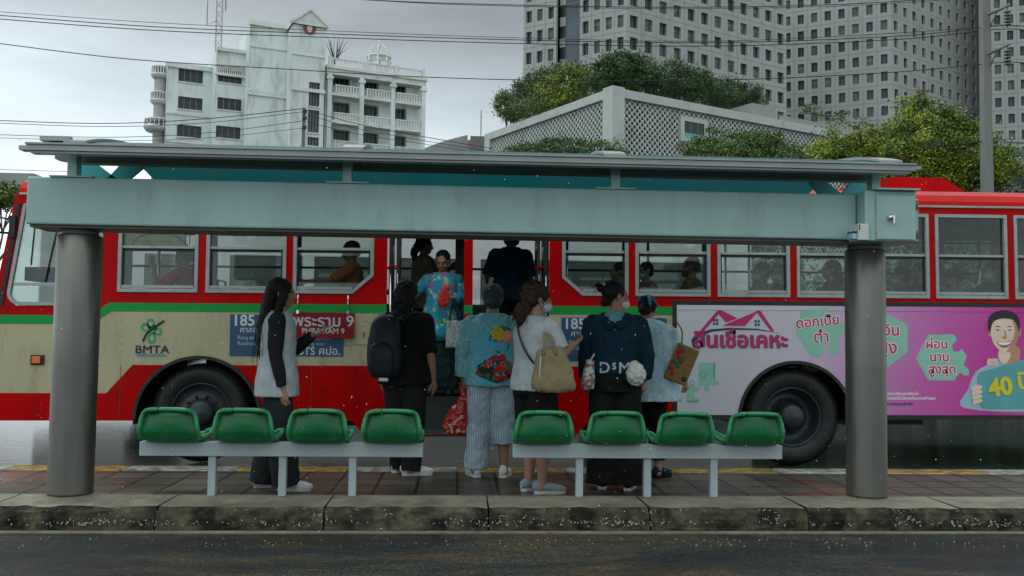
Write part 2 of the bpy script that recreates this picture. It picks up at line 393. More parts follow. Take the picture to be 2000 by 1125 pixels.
rr = t.nodes.new('ShaderNodeMapRange'); rr.inputs['From Min'].default_value = .35; rr.inputs['From Max'].default_value = .65; rr.inputs['To Min'].default_value = .2; rr.inputs['To Max'].default_value = .55
t.links.new(rn.outputs[0], rr.inputs[0]); t.links.new(rr.outputs[0], p.inputs['Roughness']); p.inputs['Specular IOR Level'].default_value = .22
# near road: wet asphalt with puddles (low roughness patches) and drifted brown silt
t, p = nodes(MAT['asphalt_wet'])
tc = t.nodes.new('ShaderNodeTexCoord'); mp = t.nodes.new('ShaderNodeMapping'); mp.inputs['Scale'].default_value = (.5, 1.5, 1); t.links.new(tc.outputs['Object'], mp.inputs[0])
rn = t.nodes.new('ShaderNodeTexNoise'); rn.inputs['Scale'].default_value = 1.1; rn.inputs['Detail'].default_value = 6; t.links.new(mp.outputs[0], rn.inputs['Vector'])
rr = t.nodes.new('ShaderNodeMapRange'); rr.inputs['From Min'].default_value = .42; rr.inputs['From Max'].default_value = .6; rr.inputs['To Min'].default_value = .16; rr.inputs['To Max'].default_value = .6
t.links.new(rn.outputs[0], rr.inputs[0]); t.links.new(rr.outputs[0], p.inputs['Roughness'])
# broad silt patches and coarse aggregate
base = p.inputs['Base Color'].links[0].from_socket
n2 = t.nodes.new('ShaderNodeTexNoise'); n2.inputs['Scale'].default_value = .9; n2.inputs['Detail'].default_value = 9; n2.inputs['Roughness'].default_value = .72; n2.inputs['Distortion'].default_value = .6; t.links.new(mp.outputs[0], n2.inputs['Vector'])
n3 = t.nodes.new('ShaderNodeTexVoronoi'); n3.inputs['Scale'].default_value = 75; t.links.new(tc.outputs['Object'], n3.inputs['Vector'])
g3 = ramp(t, n3.outputs['Distance'], [(0, (2.8,2.9,3.0)), (.22, (1.05,1.05,1.05)), (.55, (.4,.4,.4))])
g2 = ramp(t, n2.outputs[0], [(.40, (.62,.70,.76)), (.50, (1,1,1)), (.60, (2.3,1.9,1.35))])
for g_ in (g3, g2):
    mm_ = t.nodes.new('ShaderNodeMix'); mm_.data_type = 'RGBA'; mm_.blend_type = 'MULTIPLY'; mm_.inputs[0].default_value = 1; t.links.new(base, mm_.inputs[6]); t.links.new(g_, mm_.inputs[7]); base = mm_.outputs[2]
t.links.new(base, p.inputs['Base Color'])
# advert print: white running into pink and magenta along its length
m = pm('ad_print', (.8,.8,.8), .4, coat=.03, spec=.25); t, p = nodes(m)
tc = t.nodes.new('ShaderNodeTexCoord'); sx = t.nodes.new('ShaderNodeSeparateXYZ'); t.links.new(tc.outputs['Object'], sx.inputs[0])
mz = t.nodes.new('ShaderNodeMath'); mz.operation = 'MULTIPLY_ADD'; mz.inputs[1].default_value = -.35; t.links.new(sx.outputs['Z'], mz.inputs[0]); t.links.new(sx.outputs['X'], mz.inputs[2])
rr = t.nodes.new('ShaderNodeMapRange'); rr.inputs['From Min'].default_value = 2.0; rr.inputs['From Max'].default_value = 6.6; t.links.new(mz.outputs[0], rr.inputs[0])
t.links.new(ramp(t, rr.outputs[0], [(0,(.60,.62,.67)), (.28,(.60,.55,.66)), (.45,(.58,.30,.56)), (.62,(.58,.13,.44)), (.80,(.54,.03,.31)), (1,(.56,.2,.45))]), p.inputs['Base Color'])

# ------------------------------------------------------------------ ground
def sheet(name, m, x0, x1, y0, y1, z, kind='structure'):
    b = MB(); b.add([(x0,y0,z),(x1,y0,z),(x1,y1,z),(x0,y1,z)], [(0,1,2,3)]); o = b.build(name, m); tag(o, kind=kind); return o
ZN, ZL = -.095, -.14
sheet('ground', 'ground_m', -900, 900, -200, 1800, -.20)
sheet('near_road', 'asphalt_wet', -40, 40, -12, 6.25, ZN)
sheet('bus_lane_road', 'lane_wet', -80, 80, 8.66, 34, ZL)
b = MB(); b.box(-40, 40, 6.8, 8.36, -.2, 0); tag(b.build('pavement', 'paving'), kind='structure')
b = MB()
x = -30; i = 0
while x < 30:
    b.box(x+.004, x+.996 if i % 2 else x+.996, 8.364, 8.66, -.2, .004, i % 2); x += 1.0; i += 1
o = b.build('bus_kerb', ['paint_yellow', 'paint_white'], bev=.012); tag(o, kind='structure')
# near kerb of concrete stones, chipped front edge
b = MB(); x = -30.17-.75; L0 = 1.112
while x < 30:
    n = 10; y0 = 6.255
    prof = [(.0, -.2), (.0, -.075), (.012, -.07), (.012, -.012), (.03, .03), (.075, .058), (.53, .06), (.535, -.2)]
    V = []; seg = 14
    for i in range(seg+1):
        xx = x+.006+(L0-.012)*i/seg
        for j, (yy, zz) in enumerate(prof):
            k = 0 if j in (0, 1, 6, 7) else 1
            V.append((xx, y0+yy+k*random.gauss(0, .006), zz+k*random.gauss(0, .004)))
    m = len(prof); F = []
    for i in range(seg):
        for j in range(m-1): F.append((i*m+j, (i+1)*m+j, (i+1)*m+j+1, i*m+j+1))
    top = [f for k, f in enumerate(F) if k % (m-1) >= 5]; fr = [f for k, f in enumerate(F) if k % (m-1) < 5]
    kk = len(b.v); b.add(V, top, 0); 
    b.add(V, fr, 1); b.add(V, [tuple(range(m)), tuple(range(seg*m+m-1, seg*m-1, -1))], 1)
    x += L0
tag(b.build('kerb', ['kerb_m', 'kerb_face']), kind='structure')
b = MB(); b.box(-30, 30, 6.19, 6.252, -.2, -.087); tag(b.build('kerb_footing', 'kerb_m'), kind='structure')
# loose grit along the kerb edge and in the gutter
b = MB()
for i in range(3200):
    if i < 2950:
        x = random.uniform(-3.6, 4.6); g = math.sin(x*2.1)+math.sin(x*5.3+1); z = random.gauss(-.005, .032) - .012*g
        if not -.06 < z < .05 or random.random() > .55+.25*g: continue
        y = 6.262 if z < -.02 else 6.272+max(0, (z+.02))*.55
        r = random.uniform(.003, .0105)
    else:
        x = random.uniform(-3.4, 4.4); y = random.gauss(5.92, .09); z = ZN+.002; r = random.uniform(.003, .008)
        if y > 6.1: continue
    a = random.random()*3
    b.add([(x-r*math.cos(a), y-.3*r, z-r*math.sin(a)), (x+r, y-.6*r, z), (x, y-.5*r, z+r), (x, y+r, z+r*.3)], [(0,1,2), (1,3,2), (0,2,3), (0,3,1)])
o = b.build('grit', 'gravel_bit'); tag(o, kind='stuff')

# the roof sheet lets some daylight through
tm = pm('teal_sheet', (.006,.16,.18), .4, var=.1, scale=1.5); t, p = nodes(tm); o_ = t.nodes['Material Output']
tl_ = t.nodes.new('ShaderNodeBsdfTranslucent'); tl_.inputs[0].default_value = (.004,.075,.085,1); ms_ = t.nodes.new('ShaderNodeMixShader'); ms_.inputs[0].default_value = .5
t.links.new(p.outputs[0], ms_.inputs[1]); t.links.new(tl_.outputs[0], ms_.inputs[2]); t.links.new(ms_.outputs[0], o_.inputs[0])
# ------------------------------------------------------------------ buildings behind
def block_frame(p, ang):
    """local frame: origin p on the ground, x along the facade turned by ang, y into the building"""
    return Vector((p.x, p.y, -.15)), ang
CY = _R0                                               # facade directions are given relative to the camera
def solve_x(o, ang, px, py=200):
    """length along the facade (from o, direction ang) at which it meets photo column px"""
    d = _F*FPX + _RT*(px-1000) + _UP*(562.5-py); dx, dy = d.x, d.y; ca, sa = math.cos(ang), math.sin(ang)
    # o + s*(ca,sa) = t*(dx,dy)
    det = ca*(-dy)-sa*(-dx); return ((-o.x)*(-dy)-(-o.y)*(-dx))/det
def zat(o, ang, s, py, px):
    p = (o.x+math.cos(ang)*s, o.y+math.sin(ang)*s); return at(px, py, p[1]).z+.15

# --- office tower: facets with deep square windows in a panel grid
def facet(b, wins, p0, p1, z0, z1, ncol, fl, zoff, ww=.52, wh=.56, depth=.5, skip=None, lip=0):
    """one facade between ground points p0 -> p1 with a window in every bay; returns window rects as world quads"""
    d = Vector((p1[0]-p0[0], p1[1]-p0[1])); Ln = d.length; d /= Ln; nrm = Vector((-d.y, d.x))
    fn = lambda u, v, w: (p0[0]+d.x*u+nrm.x*w, p0[1]+d.y*u+nrm.y*w, v)
    cw = Ln/ncol; holes = []; zs = []
    nf = int((z1-z0)/fl)
    for f in range(nf):
        zb = z0+zoff+f*fl
        for c in range(ncol):
            if skip and skip(c, f): continue
            x0 = cw*(c+.5-ww/2); holes.append((x0, x0+cw*ww, zb, zb+fl*wh))
    b.wall(0, Ln, z0, z1, holes, depth, fn)
    for c in range(1, ncol): b.add([fn(cw*c-.035, z0, -.012), fn(cw*c+.035, z0, -.012), fn(cw*c+.035, z1, -.012), fn(cw*c-.035, z1, -.012)], [(0,1,2,3)], 1)
    for f in range(nf): 
        z = z0+zoff+f*fl-fl*(1-wh)/2
        b.add([fn(0, z-.035, -.014), fn(Ln, z-.035, -.014), fn(Ln, z+.035, -.014), fn(0, z+.035, -.014)], [(0,1,2,3)], 1)
    for h in holes: wins.append((fn, h, depth))
def windows_of(root, wins, mats=('dark_win', 'dark_win_pale', 'curtain')):
    """each window a part: dark pane, thin mullion, now and then a paler pane with a blind"""
    seen = sorted(wins, key=lambda t: abs(t[1][2]-28)+abs(t[1][0]-10)*.3)
    stuff = MB()
    for i, (fn, h, dp) in enumerate(seen):
        b = MB() if i < 98 else stuff; a, c, d, e = h; w = dp-.06; r = random.random(); mi = 0 if r < .62 else 1
        b.add([fn(a-.02, d-.02, w), fn(c+.02, d-.02, w), fn(c+.02, e+.02, w), fn(a-.02, e+.02, w)], [(0,1,2,3)], mi)
        m = (a+c)/2; b.add([fn(m-.04, d, w-.03), fn(m+.04, d, w-.03), fn(m+.04, e, w-.03), fn(m-.04, e, w-.03)], [(0,1,2,3)], 3)
        if r > .62:
            q = random.uniform(.25, .7); b.add([fn(a, e-(e-d)*q, w-.015), fn(a+(c-a)*random.choice((.5, 1)), e-(e-d)*q, w-.015), fn(a+(c-a)*random.choice((.5, 1)), e, w-.015), fn(a, e, w-.015)], [(0,1,2,3)], 2)
        if b is not stuff: b.build('window', [*mats, 'joint'], root)
    if stuff.v: o = stuff.build('window', [*mats, 'joint'], root); o['kind'] = 'stuff'
def gpt(px, Y): p = at(px, 300, Y); return (p.x, p.y)
def adv(p, ang, px):
    s = solve_x(Vector((*p, 0)), ang, px, 100); return (p[0]+math.cos(ang)*s, p[1]+math.sin(ang)*s)
A_R, A_L = R(28.6), R(-34)
# left tower
c1 = gpt(1222, 120); l1 = adv(c1, A_L, 1132); l1b = adv(c1, A_L, 1086); l0 = adv(c1, A_L, 1022); r1 = adv(c1, A_R, 1536)
t1 = wthing('office_tower', 'tall pale office tower with a dark glass strip, left of the other towers', 'office tower', (c1[0], c1[1]+10, -.15), 'pale office towers on the skyline')
b = MB(); wins = []
back = (l0[0]+12, l0[1]+45); 
facet(b, wins, l1, c1, 0, 62, 4, 3.04, 1.0); facet(b, wins, c1, r1, 0, 62, 12, 3.04, 1.0); facet(b, wins, l0, l1b, 0, 62, 3, 3.04, 1.0)
def blank(b, p, q, z0, z1, m=0): b.add([(*p, z0), (*q, z0), (*q, z1), (*p, z1)], [(0,1,2,3)], m)
rb = (r1[0]-30, r1[1]+40); blank(b, r1, rb, 0, 62); blank(b, (l0[0]+6, l0[1]+50), l0, 0, 62); blank(b, rb, (l0[0]+6, l0[1]+50), 0, 62)
b.add([(*c1, 62), (*r1, 62), (*rb, 62), (l0[0]+6, l0[1]+50, 62), (*l0, 62)], [(0,1,2,3,4)])
b.build('facade', ['conc_tower', 'joint'], t1); windows_of(t1, wins)
b = MB(); d = Vector((l1[0]-l1b[0], l1[1]-l1b[1])); n_ = Vector((-d.y, d.x)).normalized()
g0 = (l1b[0]+n_.x*1.2, l1b[1]+n_.y*1.2); g1 = (l1[0]+n_.x*1.2, l1[1]+n_.y*1.2); m0 = (g0[0]+(g1[0]-g0[0])*.25, g0[1]+(g1[1]-g0[1])*.25)
blank(b, m0, g1, 0, 62, 0); blank(b, g0, m0, 0, 62, 1)
for f in range(20): blank(b, (g0[0]-n_.x*.1, g0[1]-n_.y*.1), (m0[0]-n_.x*.1, m0[1]-n_.y*.1), f*3.04, f*3.04+1.3, 2); blank(b, (m0[0]-n_.x*.03, m0[1]-n_.y*.03), (g1[0]-n_.x*.03, g1[1]-n_.y*.03), f*3.04, f*3.04+.12, 3)
b.build('glass_strip', ['tower_glass', 'dark_win', 'conc_tower', 'joint'], t1)
# middle tower
c2 = gpt(1743, 150); A_L2 = R(-30); l2 = adv(c2, A_L2, 1500); r2 = adv(c2, R(33), 1925)
t2 = wthing('office_tower', 'pale office tower standing between the left tower and the utility pole', 'office tower', (c2[0], c2[1]+10, -.15), 'pale office towers on the skyline')
b = MB(); wins = []
facet(b, wins, l2, c2, 0, 80, 9, 3.0, 1.2, ww=.46); facet(b, wins, c2, r2, 0, 80, 11, 3.0, 1.2, ww=.40)
rb = (r2[0]-20, r2[1]+40); lb = (l2[0]+20, l2[1]+45); blank(b, r2, rb, 0, 80); blank(b, lb, l2, 0, 80); blank(b, rb, lb, 0, 80); b.add([(*c2, 80), (*r2, 80), (*rb, 80), (*lb, 80), (*l2, 80)], [(0,1,2,3,4)])
b.build('facade', ['conc_tower', 'joint'], t2); windows_of(t2, wins)
# right tower, cut by the frame
c3 = gpt(2120, 150); l3 = adv(c3, R(-22), 1936)
t3 = wthing('office_tower', 'pale office tower cut off by the right edge, behind the utility pole', 'office tower', (c3[0], c3[1]+10, -.15), 'pale office towers on the skyline')
b = MB(); wins = []
facet(b, wins, l3, c3, 0, 80, 7, 3.0, 1.4, ww=.5); rb = (c3[0]+15, c3[1]+40); lb = (l3[0]+15, l3[1]+40); blank(b, c3, rb, 0, 80); blank(b, lb, l3, 0, 80); blank(b, rb, lb, 0, 80); b.add([(*c3, 80), (*rb, 80), (*lb, 80), (*l3, 80)], [(0,1,2,3)])
b.build('facade', ['conc_tower', 'joint'], t3); windows_of(t3, wins)

# --- parking podium with a pierced screen wall
PA = R(28.4); o = at(1197, 300, 62); PC = Vector((o.x, o.y, -.15))
pod = thing('parking_podium', 'white podium building with pierced lattice screens and a planted roof', 'building', PC, PA)
ca, sa = math.cos(PA), math.sin(PA)
LX = solve_x(PC, PA, 1720, 260); LY = solve_x(PC, PA+math.pi/2, 946, 260)
ZT_ = zat(PC, PA, 0, 170, 1197); ZL_ = ZT_-.62
b = MB()
b.box(-.35, .75, -.35, .75, 0, ZT_)                                 # corner pier
b.box(.76, LX, 0, .9, ZL_, ZT_); b.box(0, .9, .76, LY, ZL_, ZT_)
b.box(.76, LX, .2, .5, 0, 8); b.box(.2, .5, .76, LY, 0, 8)
b.box(0, .7, LY-.9, LY-.001, 0, ZL_-.001)
b.box(.95, LX, 1.0, LY, ZT_-.9, ZT_-.5)
b.build('frame', 'conc_pod', pod, bev=.02)
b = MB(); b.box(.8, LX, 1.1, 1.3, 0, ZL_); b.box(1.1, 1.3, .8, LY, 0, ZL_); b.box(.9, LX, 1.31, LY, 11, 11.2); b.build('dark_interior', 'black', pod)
lat = MB()
def screen(u0, u1, v0, v1, fn, step, hole=None):
    """white diagonal bars with round bosses: leaves four-petalled openings"""
    n0 = int((u0-v1)/step)-1; n1 = int((u1-v0)/step)+2; w = step*.21
    def clip_(k, sg):
        # line u - sg*v = k
        pts = []
        a, c = (max(u0, k+v0), min(u1, k+v1)) if sg > 0 else (max(u0, k-v1), min(u1, k-v0))
        if c-a < .02: return
        seg = [(a, c)]
        if hole and 0:
            pass
        for s, e in seg:
            vs, ve = ((s-k), (e-k)) if sg > 0 else ((k-s), (k-e))
            q = w*.7071
            V = [fn(s-q*.5, vs+sg*q*.5, 0), fn(s+q*.5, vs-sg*q*.5, 0), fn(e+q*.5, ve-sg*q*.5, 0), fn(e-q*.5, ve+sg*q*.5, 0)]
            V2 = [fn(s-q*.5, vs+sg*q*.5, .12), fn(s+q*.5, vs-sg*q*.5, .12), fn(e+q*.5, ve-sg*q*.5, .12), fn(e-q*.5, ve+sg*q*.5, .12)]
            lat.add(V+V2, [(0,1,2,3), (0,4,5,1), (2,6,7,3), (1,5,6,2), (4,0,3,7)])
    k = n0
    for k in range(int((u0-v1)/step), int((u1-v0)/step)+1): clip_(k*step, 1)
    for k in range(int((u0+v0)/step), int((u1+v1)/step)+1): clip_(k*step, -1)
    i = 0
    for a in range(int(u0/(step/2)), int(u1/(step/2))+1):
        for c in range(int(v0/(step/2)), int(v1/(step/2))+1):
            if (a+c) % 2: continue
            u, v = a*step/2, c*step/2
            if not (u0+.1 < u < u1-.1 and v0+.1 < v < v1-.1): continue
            if hole and hole[0] < u < hole[1] and hole[2] < v < hole[3]: continue
            P = ngon(u, v, step*.27, 8, .39); lat.add([fn(x, z, -.03) for x, z in P], [tuple(range(8))])
zlo = 8.0; hu = [solve_x(PC, PA, px, 255) for px in (1338, 1377)]
hz = (zat(PC, PA, hu[0], 268, 1357), zat(PC, PA, hu[0], 236, 1357)); HO = (hu[0]-.35, hu[1]+.35, hz[0]-.3, hz[1]+.35)
screen(.8, LX, zlo, ZL_, lambda u, v, w: (u, .25+w, v), .46*1.02); 
screen(.8, LY, zlo, ZL_, lambda u, v, w: (.25+w, u, v), .46*1.02)
lat.build('lattice_screen', 'conc_pod', pod)
b = MB(); b.ring([(HO[0], HO[2]), (HO[1], HO[2]), (HO[1], HO[3]), (HO[0], HO[3])], [(hu[0], hz[0]), (hu[1], hz[0]), (hu[1], hz[1]), (hu[0], hz[1])], .05, .6); wf = b.build('window', 'conc_pod', pod)
b = MB(); b.box(hu[0], hu[1], .12, .16, hz[0], hz[1], 0)
for k in (1, 2): x = hu[0]+(hu[1]-hu[0])*k/3; b.box(x-.03, x+.03, .08, .115, hz[0], hz[1], 1)
b.box(hu[0], hu[1], .06, .11, hz[0], hz[0]+.35, 2); b.build('pane', ['dark_win', 'joint', 'teal_print'], wf)
b = MB(); q0 = solve_x(PC, PA, 1487, 230); q1 = solve_x(PC, PA, 1530, 230); b.box(q0, q1, .95, 4.0, ZT_-.4, ZT_+1.25); b.box(q1+.2, LX-1, .3, .6, ZT_+.002, ZT_+.5); b.build('roof_house', 'grey_wall', pod)

# --- white apartment block in stepped bays
WA = R(21.5)
wb_ = wthing('apartment_building', 'weathered white apartment block with balconies, balustrades and a gabled lift tower', 'building', (*gpt(560, 110), -.15))
def slab(name, px0, px1, Y, ztop_py, mats='conc_white', depth=14, win=None, par=wb_, trim=True, wdepth=.35):
    """box bay whose left front edge is at px0,Y; facade turned WA; windows as photo rects (px0,px1,py0,py1)"""
    p = Vector((*gpt(px0, Y), 0)); s1 = solve_x(p, WA, px1, 150); zt = zat(p, WA, 0, ztop_py, px0)-.15
    ca, sa = math.cos(WA), math.sin(WA); fn = lambda u, v, w: (p.x+ca*u-sa*w, p.y+sa*u+ca*w, v)
    holes = []
    for (a, c, y0, y1) in (win or []):
        u0, u1 = solve_x(p, WA, a, y0), solve_x(p, WA, c, y0); yy = p.y+sa*(u0+u1)/2; z1, z0 = at((a+c)/2, y0, yy).z, at((a+c)/2, y1, yy).z
        holes.append((u0, u1, z0, z1))
    b = MB(); b.wall(0, s1, -.1, zt, holes, wdepth, fn)
    V = [fn(0, -.1, .0), fn(0, -.1, depth), fn(0, zt, depth), fn(0, zt, 0)]; b.add(V, [(0,1,2,3)])
    V = [fn(s1, -.1, .0), fn(s1, -.1, depth), fn(s1, zt, depth), fn(s1, zt, 0)]; b.add(V, [(3,2,1,0)])
    b.add([fn(0, zt, 0), fn(s1, zt, 0), fn(s1, zt, depth), fn(0, zt, depth)], [(0,1,2,3)])
    o = b.build(name, mats, par)
    for h in holes:
        c = MB(); w = wdepth-.1; a, e, d, g = h
        c.add([fn(a-.02, d-.02, w), fn(e+.02, d-.02, w), fn(e+.02, g+.02, w), fn(a-.02, g+.02, w)], [(0,1,2,3)], 0)
        for k in (1, 2, 3): x = a+(e-a)*k/4; c.add([fn(x-.04, d, w-.03), fn(x+.04, d, w-.03), fn(x+.04, g, w-.03), fn(x-.04, g, w-.03)], [(0,1,2,3)], 1)
        # sill and lintel proud of the wall
        for z in (d-.14,): 
            Q = [fn(a-.1, z, -.12), fn(e+.1, z, -.12), fn(e+.1, z+.13, -.12), fn(a-.1, z+.13, -.12), fn(a-.1, z, .0), fn(e+.1, z, 0), fn(e+.1, z+.13, 0), fn(a-.1, z+.13, 0)]
            c.add(Q, [(0,1,2,3), (3,2,6,7), (0,4,5,1), (0,3,7,4), (1,5,6,2)], 2)
        c.build('window', ['dark_win', 'joint', 'conc_trim'], par)
    return fn, s1, zt, o
def bar(b, fn, u0, u1, w0, w1, z0, z1, m=0):
    V = [fn(u, z, w) for z in (z0, z1) for w in (w0, w1) for u in (u0, u1)]
    b.add(V, [(0,2,3,1),(4,5,7,6),(0,1,5,4),(2,6,7,3),(0,4,6,2),(1,3,7,5)], m)
WAw = [(349, 397, 136, 161), (348, 396, 190, 214), (346, 394, 245, 268)]
fn, s1, zt, _ = slab('left_wing', 322, 418, 108, 122, win=WAw)
b = MB(); bar(b, fn, -.3, s1+.1, -.3, -.01, zt-.5, zt+.05)
for z in (zt-9.4, zt-6.1): bar(b, fn, -.05, s1, -.12, -.001, z, z+.25)
# curved balconies at the left end
cL = MB()
for py in (232, 178, 127):
    z = zt-(py-122)/53*3.25-1.1; P = fn(-.6, 0, 2.5)
    q = 1.75 if py > 200 else 1.15; cL.lathe([(q-.3, z), (q, z+.35), (q, z+.5), (q-.25, z+.5)], 20, 0, c=(P[0], P[1], 0)); cL.lathe([(q-.1, z+1.25), (q-.1, z+1.45)], 20, 0, c=(P[0], P[1], 0))
    for k in range(20): t = 2*math.pi*k/20; cL.box(P[0]+(q-.15)*math.cos(t)-.06, P[0]+(q-.15)*math.cos(t)+.06, P[1]+(q-.15)*math.sin(t)-.06, P[1]+(q-.15)*math.sin(t)+.06, z+.5, z+1.25)
P = fn(-.6, 0, 2.5); cL.lathe([(.7, 0), (.7, zt)], 16, 1, c=(P[0], P[1], 0)); cL.build('balcony', ['conc_trim', 'grey_wall'], wb_)
b.build('cornice', 'conc_trim', wb_)
WBw = [(426, 473, 138, 162), (425, 472, 192, 215), (422, 470, 247, 270)]
fn, s1, zt, _ = slab('middle_wing', 418, 484, 106, 92, win=WBw)
b = MB(); bar(b, fn, -.2, s1, -.35, -.01, zt-3.3, zt-3.0); bar(b, fn, -.2, s1, -.3, -.01, zt-.4, zt)
for k in range(14): u = .2+k*(s1-.3)/14; bar(b, fn, u, u+.12, -.3, -.15, zt-3.0, zt-2.1)
bar(b, fn, -.1, s1, -.34, -.1, zt-2.1, zt-1.9); b.build('balustrade', 'conc_trim', wb_)
fn, s1, zt, _ = slab('stair_tower', 482, 568, 104, 40)
b = MB(); bar(b, fn, -.25, s1, -.3, -.01, zt-.5, zt+.1); bar(b, fn, -.1, s1, -.12, -.001, zt-3.0, zt-2.85); bar(b, fn, -.15, s1, -.22, -.001, zt-8.6, zt-8.0); bar(b, fn, s1*.5, s1*.5+.08, -.05, -.001, 0, zt-2.9); b.build('cornice', 'conc_trim', wb_)
WDw = [(604, 625, 161, 208), (602, 624, 215, 259), (601, 623, 268, 285)]
fn, s1, zt, _ = slab('lift_tower', 566, 634, 102.5, 46, win=WDw)
b = MB(); V = [fn(-.2, zt, -.3), fn(s1+.2, zt, -.3), fn(s1/2, zt+1.7, -.3)]; V2 = [fn(-.2, zt, 8), fn(s1+.2, zt, 8), fn(s1/2, zt+1.7, 8)]
b.add(V+V2, [(0,1,2), (5,4,3), (0,2,5,3), (2,1,4,5)]); 
for sg in (0, 1):
    q = [( -.35, zt-.1), (s1/2, zt+1.72), (s1/2, zt+2.05), (-.45, zt+.2)] if not sg else [(s1+.35, zt-.1), (s1/2, zt+1.72), (s1/2, zt+2.05), (s1+.45, zt+.2)]
    V = [fn(u, z, -.5) for u, z in q]+[fn(u, z, -.29) for u, z in q]; b.add(V, [(0,1,2,3), (4,5,6,7), (0,1,5,4), (3,2,6,7), (0,4,7,3)])
bar(b, fn, -.1, s1+.1, -.1, -.001, zt-3.5, zt-3.35); bar(b, fn, -.1, s1+.1, -.15, -.001, zt-7.6, zt-7.2)
b.build('gable', 'conc_trim', wb_)
b = MB(); b.add([fn(s1/2+.75*math.cos(t*.5236), zt-.25+.75*math.sin(t*.5236), -.06) for t in range(12)], [tuple(range(12))], 0); b.add([fn(s1/2+.3*math.cos(t*.5236), zt-.25+.5*math.sin(t*.5236), -.09) for t in range(12)], [tuple(range(12))], 1)
b.build('medallion', ['brick_red', 'conc_trim'], wb_)
# balcony wing: three bays with columns and balustrades
wn = []
for i, x in enumerate((650, 708, 764)):
    for j, y in enumerate((147, 198, 252)): dy = i*6; w = 34-i*2; wn.append((x+1, x+w, y+dy+1, y+dy+23))
fn, s1, zt, _ = slab('balcony_wing', 632, 822, 106, 135, win=wn, wdepth=1.0)
bal = MB(); bar(bal, fn, -.2, s1+.2, -1.5, -.01, zt-.9, zt-.25); bar(bal, fn, -.3, s1+.3, -1.7, -.01, zt-.25, zt+.1)
def balus(b, u0, u1, w, z, h=.95, n=None):
    n = n or max(3, int((u1-u0)/.33)); bar(b, fn, u0, u1, w-.12, w+.12, z, z+.12); bar(b, fn, u0, u1, w-.12, w+.12, z+h-.14, z+h)
    for k in range(n): u = u0+(u1-u0)*(k+.5)/n; bar(b, fn, u-.08, u+.08, w-.08, w+.08, z+.12, z+h-.14)
balus(bal, 0, s1*.36, -1.4, zt+.1); balus(bal, s1*.39, s1*.68, -1.4, zt+.1); balus(bal, s1*.71, s1, -1.4, zt+.1)
for u in (s1*.36, s1*.68, 0, s1-.4): bar(bal, fn, u, u+.4, -1.55, -1.2, zt+.1, zt+1.2)
bal.build('roof_balustrade', 'conc_trim', wb_)
pv = zat(Vector((*gpt(632, 106), 0)), WA, 0, 135, 632)
for i, u0 in enumerate((.03, .345, .665)):
    for j in range(3):
        b = MB(); z = zt-2.95-j*3.25; a, c = s1*u0+.5, s1*(u0+.31)-.1
        bar(b, fn, a-.4, c+.3, -1.35, -.01, z-.35, z); balus(b, a, c, -1.25, z); b.build('balcony', 'conc_trim', wb_)
for u in (0, .325, .65, .975):
    b = MB(); bar(b, fn, s1*u-.05, s1*u+.45, -1.5, -1.05, 0, zt-.9); bar(b, fn, s1*u-.2, s1*u+.6, -1.6, -.95, zt-1.5, zt-1.15); b.build('column', 'conc_white', wb_)
# roof kiosk: open iron dome on posts
b = MB(); P = Vector(fn(s1*.58, zt+1.2, 1.5)); r = 1.45
for k in range(8):
    t = 2*math.pi*k/8; c, s_ = math.cos(t), math.sin(t); b.tube([(P.x+r*c, P.y+r*s_, zt), (P.x+r*c, P.y+r*s_, P.z+1.6)], .10, 6)
    b.tube([(P.x+r*math.cos(a)*c, P.y+r*math.cos(a)*s_, P.z+1.6+1.5*math.sin(a)) for a in (0, .4, .8, 1.2, 1.57)], .06, 6, 2); b.ell((P.x+r*c, P.y+r*s_, P.z+1.0), (.2, .2, .22), 0, 8)
b.lathe([(r+.08, P.z+1.5), (r+.08, P.z+1.65)], 20, 0, c=(P.x, P.y, 0)); b.tube([(P.x, P.y, P.z+3.0), (P.x, P.y, P.z+3.8)], .05, 6)
b.build('roof_kiosk', 'conc_trim', wb_)
# mast
p = at(425, 80, 112); ms = wthing('antenna_mast', 'thin grey lattice antenna mast above the white apartment block', 'antenna', (p.x, p.y, 28))
b = MB(); w = .45
for k in range(3):
    t = 2*math.pi*k/3+.3; b.tube([(p.x+w*math.cos(t), p.y+w*math.sin(t), -.1), (p.x+w*math.cos(t), p.y+w*math.sin(t), 55)], .07, 5)
for z in np.arange(28, 54, 1.2):
    for k in range(3):
        t, u = 2*math.pi*k/3+.3, 2*math.pi*(k+1)/3+.3; b.tube([(p.x+w*math.cos(t), p.y+w*math.sin(t), z), (p.x+w*math.cos(u), p.y+w*math.sin(u), z+1.2)], .035, 4)
b.build('mast', 'grey_wall', ms)
b = MB(); q = at(405, 20, 112); b.tube([(q.x, q.y, q.z+4), (q.x, q.y, q.z-1.8), (p.x, p.y, q.z-1.2)], .06, 5); q = at(441, 10, 112); b.tube([(q.x, q.y, q.z+4), (q.x, q.y, q.z-.7)], .08, 5); b.build('dipole', 'grey_wall', ms)
